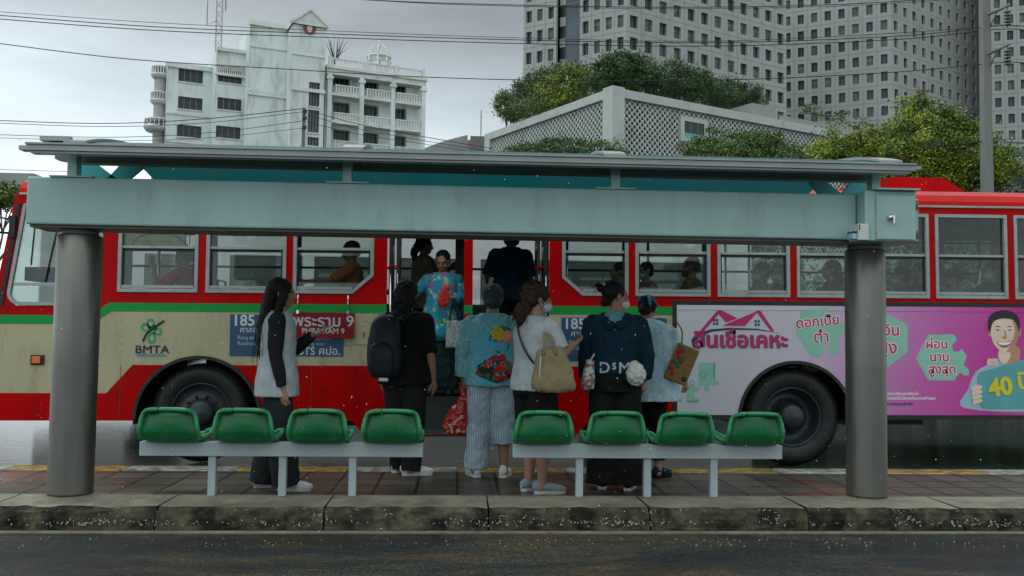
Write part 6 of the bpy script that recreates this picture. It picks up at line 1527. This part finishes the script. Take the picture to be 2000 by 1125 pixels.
b.v = [v for v in b.v]; b.v and decal(bb, b, 'printed_pattern', ['letter_white', 'yellow_print', 'logo_cyan'], o, off=.004)

# 5 woman with mask, white shirt and tan tote
p = stand_at(1043, 962); q = person('person in white polo shirt and black shorts wearing a pale blue face mask', p, -62)
f = Fig(1.635, wide=1.12, hyaw=-.25, hoff=(0, .0, 0)); f.arm('R', (.05, .10, -.22), (-.10, .19, .07)); f.arm('L', (-.05, .1, -.24), (.1, .2, .05)); f.leg('L', (-.09, .03, .455), (-.088, .0, .075)); f.leg('R', (.085, .03, .455), (.085, .02, .075))
f.body(q, 'skin', curlR=.7, nR=(-.5, 0, .6)); f.face(q, 'mask_blue'); sh_ = f.top(q, 'polo_shirt', 'c_white', .80, .030, .43, .015, slw=1.2)
f.trousers(q, 'shorts', 'c_black', .9, (.125, .10, .09), (-.02, -.02), ease=.022); f.shoes(q, ['c_shoe_grey', 'c_sole'], (.1, -.35), 1.0, True)
f.hair(q, 'hair_brown', [('e', (0, -.022, .046), (.100, .112, .100)), ('e', (0, -.06, .0), (.09, .07, .07)), ('e', (.0, -.125, -.075), (.055, .045, .055)), ('t', [(0, -.11, -.06), (.01, -.14, -.12), (.01, -.135, -.20)], [.05, .055, .03])], wr=.035)
f.strands(q, 'hair_brown', [((-.08, -.05, .05), (.08, -.05, .05), .04), ((-.05, -.15, -.08), (.05, -.15, -.1), .02)], 90, .13, seed=5, out=.04)
b = MB(); b.ell((0, -.105, -.045), (.028, .02, .022)); b.apply(f.M); b.build('hair_clip', 'mask_blue', q)
b = MB(); b.tube([(-.02, -.17, 1.36), (.06, -.185, 1.22), (.13, -.15, 1.08), (.16, -.05, .96)], .009, 6, 5); b.build('bag_strap', 'strap_dark', q)
bx = wthing('tote_bag', 'tan canvas tote bag on the shoulder of the person in white polo', 'bag', at(1080, 725, 6.98))
c = at(1080, 725, 6.98); s = 7.0/FPX
b = MB(); zb, zt = at(1080, 766, 6.98).z, at(1075, 682, 6.98).z
b.tube([(c.x+.005, 6.98, zb), (c.x+.005, 6.98, zb+.04), (c.x+.0, 6.99, zb+.17), (c.x-.02, 7.0, zt-.03), (c.x-.025, 7.0, zt+.01)], [(.13, .05), (.172, .075), (.15, .068), (.112, .05), (.09, .03)], 20, 4, sq=3.2); bt = b.build('bag_body', 'c_tan', bx, vox=.010, sm_it=2, wrinkle=.03, wscale=.09)
b = MB(); 
t0 = at(1066, 640, 7.02)
for dx in (-.045, .05): b.tube([(c.x+dx-.03, 6.945, zt-.05), (c.x+dx*.5-.045, 6.97, zt+.10), (t0.x-.005, 7.03, t0.z-.04), (t0.x, 7.12, t0.z+.0)], [(.012, .004)]*4, 8, 4)
b.build('strap', 'c_tan', bx)
b = MB(); b.tube([(c.x-.115, 6.925, zb+.01), (c.x-.10, 6.925, zt-.06)], .006, 6); b.build('piping', 'c_white', bx)

# 6 woman in the navy hoodie
p = stand_at(1200, 955); q = person('person in navy hoodie with white lettering and wide black trousers', p, -14)
f = Fig(1.68, wide=1.08, hyaw=-1.05, hpitch=-.05); f.arm('R', (.075, .0, -.27), (-.02, .06, -.20)); f.arm('L', (-.06, .0, -.27), (-.01, .06, -.20)); f.leg('L', (-.095, .02, .46), (-.10, .0, .075)); f.leg('R', (.105, .02, .46), (.115, -.02, .075))
f.body(q, 'skin', curlL=.9, curlR=.9); f.face(q, 'mask_white'); f.strands(q, 'hair_black', [((-.05, -.10, -.03), (.05, -.10, -.03), .02), ((0, -.16, .08), (0, -.18, .06), .02)], 34, .05, r=.0016, seed=8, out=.014); hd = f.top(q, 'hoodie', 'c_navy', .90, .042, 1.0, -.012, slw=1.32, wrinkle=.022)
f.trousers(q, 'trousers', 'c_black', .95, (.118, .115, .13), (.99, .99), ease=.02); f.shoes(q, ['c_black', 'c_shoe'], (.1, -.1), 1.0)
b = MB(); b.tube([(-.085, -.02, 1.37), (-.075, -.11, 1.36), (.0, -.145, 1.325), (.075, -.11, 1.36), (.085, -.01, 1.37)], [.035, .045, .055, .045, .035], 12, 4, round_=True); b.build('hood', 'c_navy', q, vox=.009, sm_it=2, wrinkle=.015)
b = MB(); b.ell((.0, -.098, 1.415), (.088, .050, .040)); b.ell((.01, -.150, 1.375), (.060, .035, .05)); b.build('hood_lining', 'c_hoodin', q, vox=.009, sm_it=2, wrinkle=.012)
f.hair(q, 'hair_black', [('e', (0, -.024, .040), (.086, .098, .090)), ('e', (0, -.085, -.05), (.055, .04, .035)), ('e', (0, -.135, .055), (.030, .03, .036)), ('t', [(0, -.13, .06), (-.0, -.165, .085), (0, -.185, .06)], [.02, .014, .006])], wr=.02)
b = MB(); b.tube([(0, -.105, .025), (.0, -.112, .06), (0, -.105, .095)], [.018, .024, .018], 10, 3); b.apply(f.M); b.build('scrunchie', 'hair_tie', q)
b = MB(); b.bold('D', .125, (-.075, .985, 0), 0, .002, 3); b.bold('S', .075, (.003, 1.0, 0), 0, .002, 3); b.bold('M', .125, (.085, .985, 0), 0, .002, 3)
for i in range(9): b.box(-.07+.016*i, -.058+.016*i, 0, .0005, .905, .913+.006*(i % 3 == 0), 0)
decal(hd, b, 'chest_print' if 0 else 'back_print', 'letter_pale', hd, off=.005)
c = at(1242, 731, 7.2); o = wthing('pouch', 'fluffy white pouch held at the side of the person in navy hoodie', 'bag', c); b = MB(); b.ell(tuple(c), (.080, .06, .092)); b.ell((c.x-.01, c.y, c.z+.075), (.045, .035, .035)); b.build('pouch_body', 'fluffy', o, vox=.009, wrinkle=.035, wscale=.03)
c = at(1150, 732, 7.35); o = wthing('shopper', 'quilted flower patterned bag held behind the person in navy hoodie', 'bag', c); b = MB(); b.tube([(c.x, c.y, c.z-.12), (c.x-.005, c.y, c.z-.04), (c.x+.01, c.y, c.z+.12)], [(.045, .03), (.055, .06), (.03, .05)], 14, 4, sq=3); b.build('bag_body', 'c_quilt', o, vox=.01, sm_it=1, wrinkle=.02); b = MB(); b.tube([(c.x+.01, c.y, c.z+.11), (c.x+.045, c.y, c.z+.17)], .008, 6); b.build('handle', 'c_white', o)

# 7 woman in the dotted raincoat, leaning forward
p = stand_at(1262, 932); q = person('person in pale blue dotted raincoat stooping beside the navy hoodie', p, -38)
f = Fig(1.60, lean=(-.05, .13), wide=1.18, hpitch=-.25, hyaw=.2, hoff=(-.03, .02, -.0)); f.arm('R', (.08, .02, -.25), (.03, .09, -.18)); f.arm('L', (-.07, .0, -.25), (-.0, .1, -.2)); f.leg('L', (-.09, .02, .44), (-.095, -.03, .075)); f.leg('R', (.09, .04, .44), (.10, .03, .075))
f.body(q, 'skin', curlR=.9); f.top(q, 'raincoat', 'c_dots', .69, .062, .86, .062, slw=1.5, wrinkle=.035, wscale=.12)
f.trousers(q, 'trousers', 'c_black', .9, (.10, .085, .075), (.70, .70)); f.shoes(q, ['c_navy', 'c_black'], (.0, -.2), .95, True)
f.hair(q, 'hair_black', [('e', (0, -.022, .038), (.088, .104, .092)), ('e', (0, -.085, -.03), (.06, .05, .05))], wr=.02)
b = MB(); b.tube([(-.082, -.05, .05), (-.04, -.105, .09), (.04, -.105, .09), (.082, -.05, .05), (.09, .0, .03)], [(.012, .006)]*5, 8, 4); b.tube([(.03, -.11, .09), (.05, -.125, .05), (.055, -.12, .0)], [.012, .015, .008], 8, 3); b.apply(f.M); b.build('hair_band', 'tie_blue', q)
c = at(1330, 712, 7.8); o = wthing('tote_bag', 'brown paper coloured tote bag with red roses, tilted beside the advert', 'bag', c)
Mt = Matrix.Translation(c) @ Matrix.Rotation(R(22), 4, 'Y')
b = MB(); b.prism([(-.10, -.16), (.10, -.16), (.105, .17), (-.095, .17)], -.035, .035); b.apply(Mt); tb = b.build('bag_body', 'c_kraft', o, bev=.015)
b = MB()
rr_ = random.Random(2)
for x, z, m in ((-.07, .09, 0), (-.05, .05, 0), (-.075, .0, 1), (-.04, .11, 0), (-.02, .02, 0), (-.075, -.06, 0), (-.05, -.10, 0), (-.06, .13, 1), (-.01, .045, 1), (-.03, -.02, 1)): b.ell((x, -.037, z), (.024, .004, .022), m, 8)
b.ell((.065, -.037, -.11), (.026, .004, .024), 2, 8); b.apply(Mt); b.build('rose_print', ['flower_red', 'flower_green', 'black'], tb)
b = MB(); b.tube([(-.06, .0, .165), (-.10, .0, .27), (-.17, .02, .33)], .007, 6, 4); b.apply(Mt); b.build('handle', 'c_kraft', o)

# 8 standing inside the second door, and 9 inside the first
def floor_at(px, Y): return Vector((at(px, 550, Y).x, Y, .852+TILT*at(px, 550, Y).x))
p = floor_at(997, 10.55); q = person('person in dark navy shirt standing with back turned inside the rear door', p, 8)
f = Fig(1.66, wide=1.08); f.arm('L', (-.09, -.01, -.26), (.02, .19, -.02)); f.arm('R', (.06, .02, -.26), (.0, .16, -.12)); f.body(q, 'skin_tan'); f.top(q, 'shirt', 'c_navy2' if 'c_navy2' in MAT else 'c_navy', .78, .030, .5, .02, slw=1.2); f.trousers(q, 'trousers', 'c_black', .93); f.shoes(q, ['c_black', 'c_black'])
f.hair(q, 'hair_black', [('e', (0, -.022, .03), (.094, .104, .098)), ('e', (0, -.06, -.06), (.09, .06, .07))])
p = floor_at(826, 11.0); q = person('person in olive clothes standing inside the front door behind the flowered tunic', p, -70)
f = Fig(1.58, hpitch=-.1); f.arm('R', (.05, .10, -.20), (-.05, .18, .12)); f.arm('L', (-.05, .0, -.25), (.05, .2, .05)); f.body(q, 'skin_tan'); f.top(q, 'shirt', 'c_olive', .72, .03, .9, .03, slw=1.2); f.trousers(q, 'trousers', 'c_black', .93); f.shoes(q, ['c_black', 'c_black']); f.hair(q, 'hair_black', SHORT+[('t', [(0, -.07, .0), (0, -.12, -.1), (0, -.12, -.2)], [.06, .05, .02])])

# ------------------------------------------------------------------ seated passengers
def passenger(label, px, py, Y, topm, hair, mask=None, skin='skin', rot=90, H=1.58, hyaw=0, hpitch=0, armL=None, armR=None, hairp=None, face=True):
    f = Fig(H, hyaw=hyaw, hpitch=hpitch); c = at(px, py, Y); p = c-Vector((0, 0, f.J['head'][2]))
    q = thing('person', label, 'person', p, R(rot), 'passengers inside the bus')
    for n in 'LR': h = f.J['hip'+n]; f.leg(n, (h[0], .40, h[2]+.01), (h[0], .42, h[2]-.42))
    f.arm('L', *(armL or ((-.04, .08, -.24), (.08, .2, -.02)))); f.arm('R', *(armR or ((.04, .08, -.24), (-.08, .2, -.02))))
    f.body(q, skin, vox=.010, curlL=.7, curlR=.7)
    if face: f.face(q, mask)
    f.top(q, 'shirt', topm, .80, .022, .5, .0, slw=1.15, vox=.012); f.trousers(q, 'trousers', 'c_charcoal', .9, (.095, .08, .07), vox=.014)
    f.hair(q, hair, hairp or SHORT, vox=.011); return q
PON = SHORT+[('t', [(0, -.07, .02), (0, -.13, -.06), (0, -.13, -.2)], [.06, .045, .02])]
LONG = SHORT+[('t', [(0, -.05, .04), (0, -.085, -.08), (0, -.10, -.2)], [(.075, .05), (.088, .05), (.06, .03)])]
passenger('person in rose pink shirt resting the head on a raised hand, first full window', 362, 502, 10.2, 'c_rose', 'hair_black', hpitch=-.3, armL=((-.03, .22, -.16), (.02, .06, .24)), rot=84)
passenger('person in orange shirt stretching an arm forward, window beside the front door', 688, 492, 10.2, 'c_orange', 'hair_black', skin='skin_tan', armL=((-.06, .20, -.14), (.0, .27, -.02)), rot=96, hpitch=-.3)
passenger('person with dark hair by the first window behind the rear door', 1212, 532, 10.15, 'c_teal', 'hair_black', hairp=PON)
passenger('person in pale pink top with a dark mask, second window behind the rear door', 1262, 530, 10.4, 'c_pinkpale', 'hair_black', 'mask_white', rot=110, H=1.45)
passenger('person in mustard shirt facing the rear, second window behind the rear door', 1352, 522, 10.2, 'c_mustard', 'hair_brown', 'mask_dark', rot=70, hpitch=-.15)
passenger('person with pale collar leaning forward next to a white masked person', 1488, 532, 10.3, 'c_grey', 'hair_black', 'mask_blue', rot=100)
passenger('person with white face mask turned to the window above the advert emblem', 1522, 534, 10.2, 'c_dkteal', 'hair_black', 'mask_white', rot=98, hyaw=.8, hairp=LONG)
passenger('person with full dark hair behind the window left of the right pillar', 1625, 528, 10.2, 'c_dkteal', 'hair_black', rot=80, hairp=LONG)
passenger('person in dark top just right of the right pillar', 1760, 540, 10.35, 'c_dkteal', 'hair_black', 'mask_white', rot=85)
passenger('person with bare face looking ahead, near the red window post', 1798, 532, 10.15, 'c_charcoal', 'hair_black', rot=100, skin='skin_tan')
passenger('person with grey hair, bowed, in the last full window', 1862, 545, 10.2, 'c_grey', 'hair_grey', rot=75, hpitch=-.3)
passenger('person with teal face mask in the last full window', 1938, 530, 10.15, 'c_dkteal', 'hair_black', 'mask_blue', rot=105, hairp=LONG)
# ------------------------------------------------------------------ rain
pm('drop', (.75,.78,.8), .2)
b = MB(); g = random.Random(9)
for i in range(720):
    Y = g.uniform(2.2, 9.2); px, py = g.uniform(-60, 2060), g.uniform(230, 1060); c = at(px, py, Y)
    if c.z < .1: continue
    r = g.uniform(.0009, .0019)*(.75+Y/18)
    b.add([(c.x-r, c.y, c.z), (c.x, c.y-r, c.z), (c.x+r, c.y, c.z), (c.x, c.y+r, c.z), (c.x, c.y, c.z-r*1.1), (c.x, c.y, c.z+r*1.5)], [(0,1,5), (1,2,5), (2,3,5), (3,0,5), (1,0,4), (2,1,4), (3,2,4), (0,3,4)])
o = b.build('rain', 'drop'); tag(o, kind='stuff')
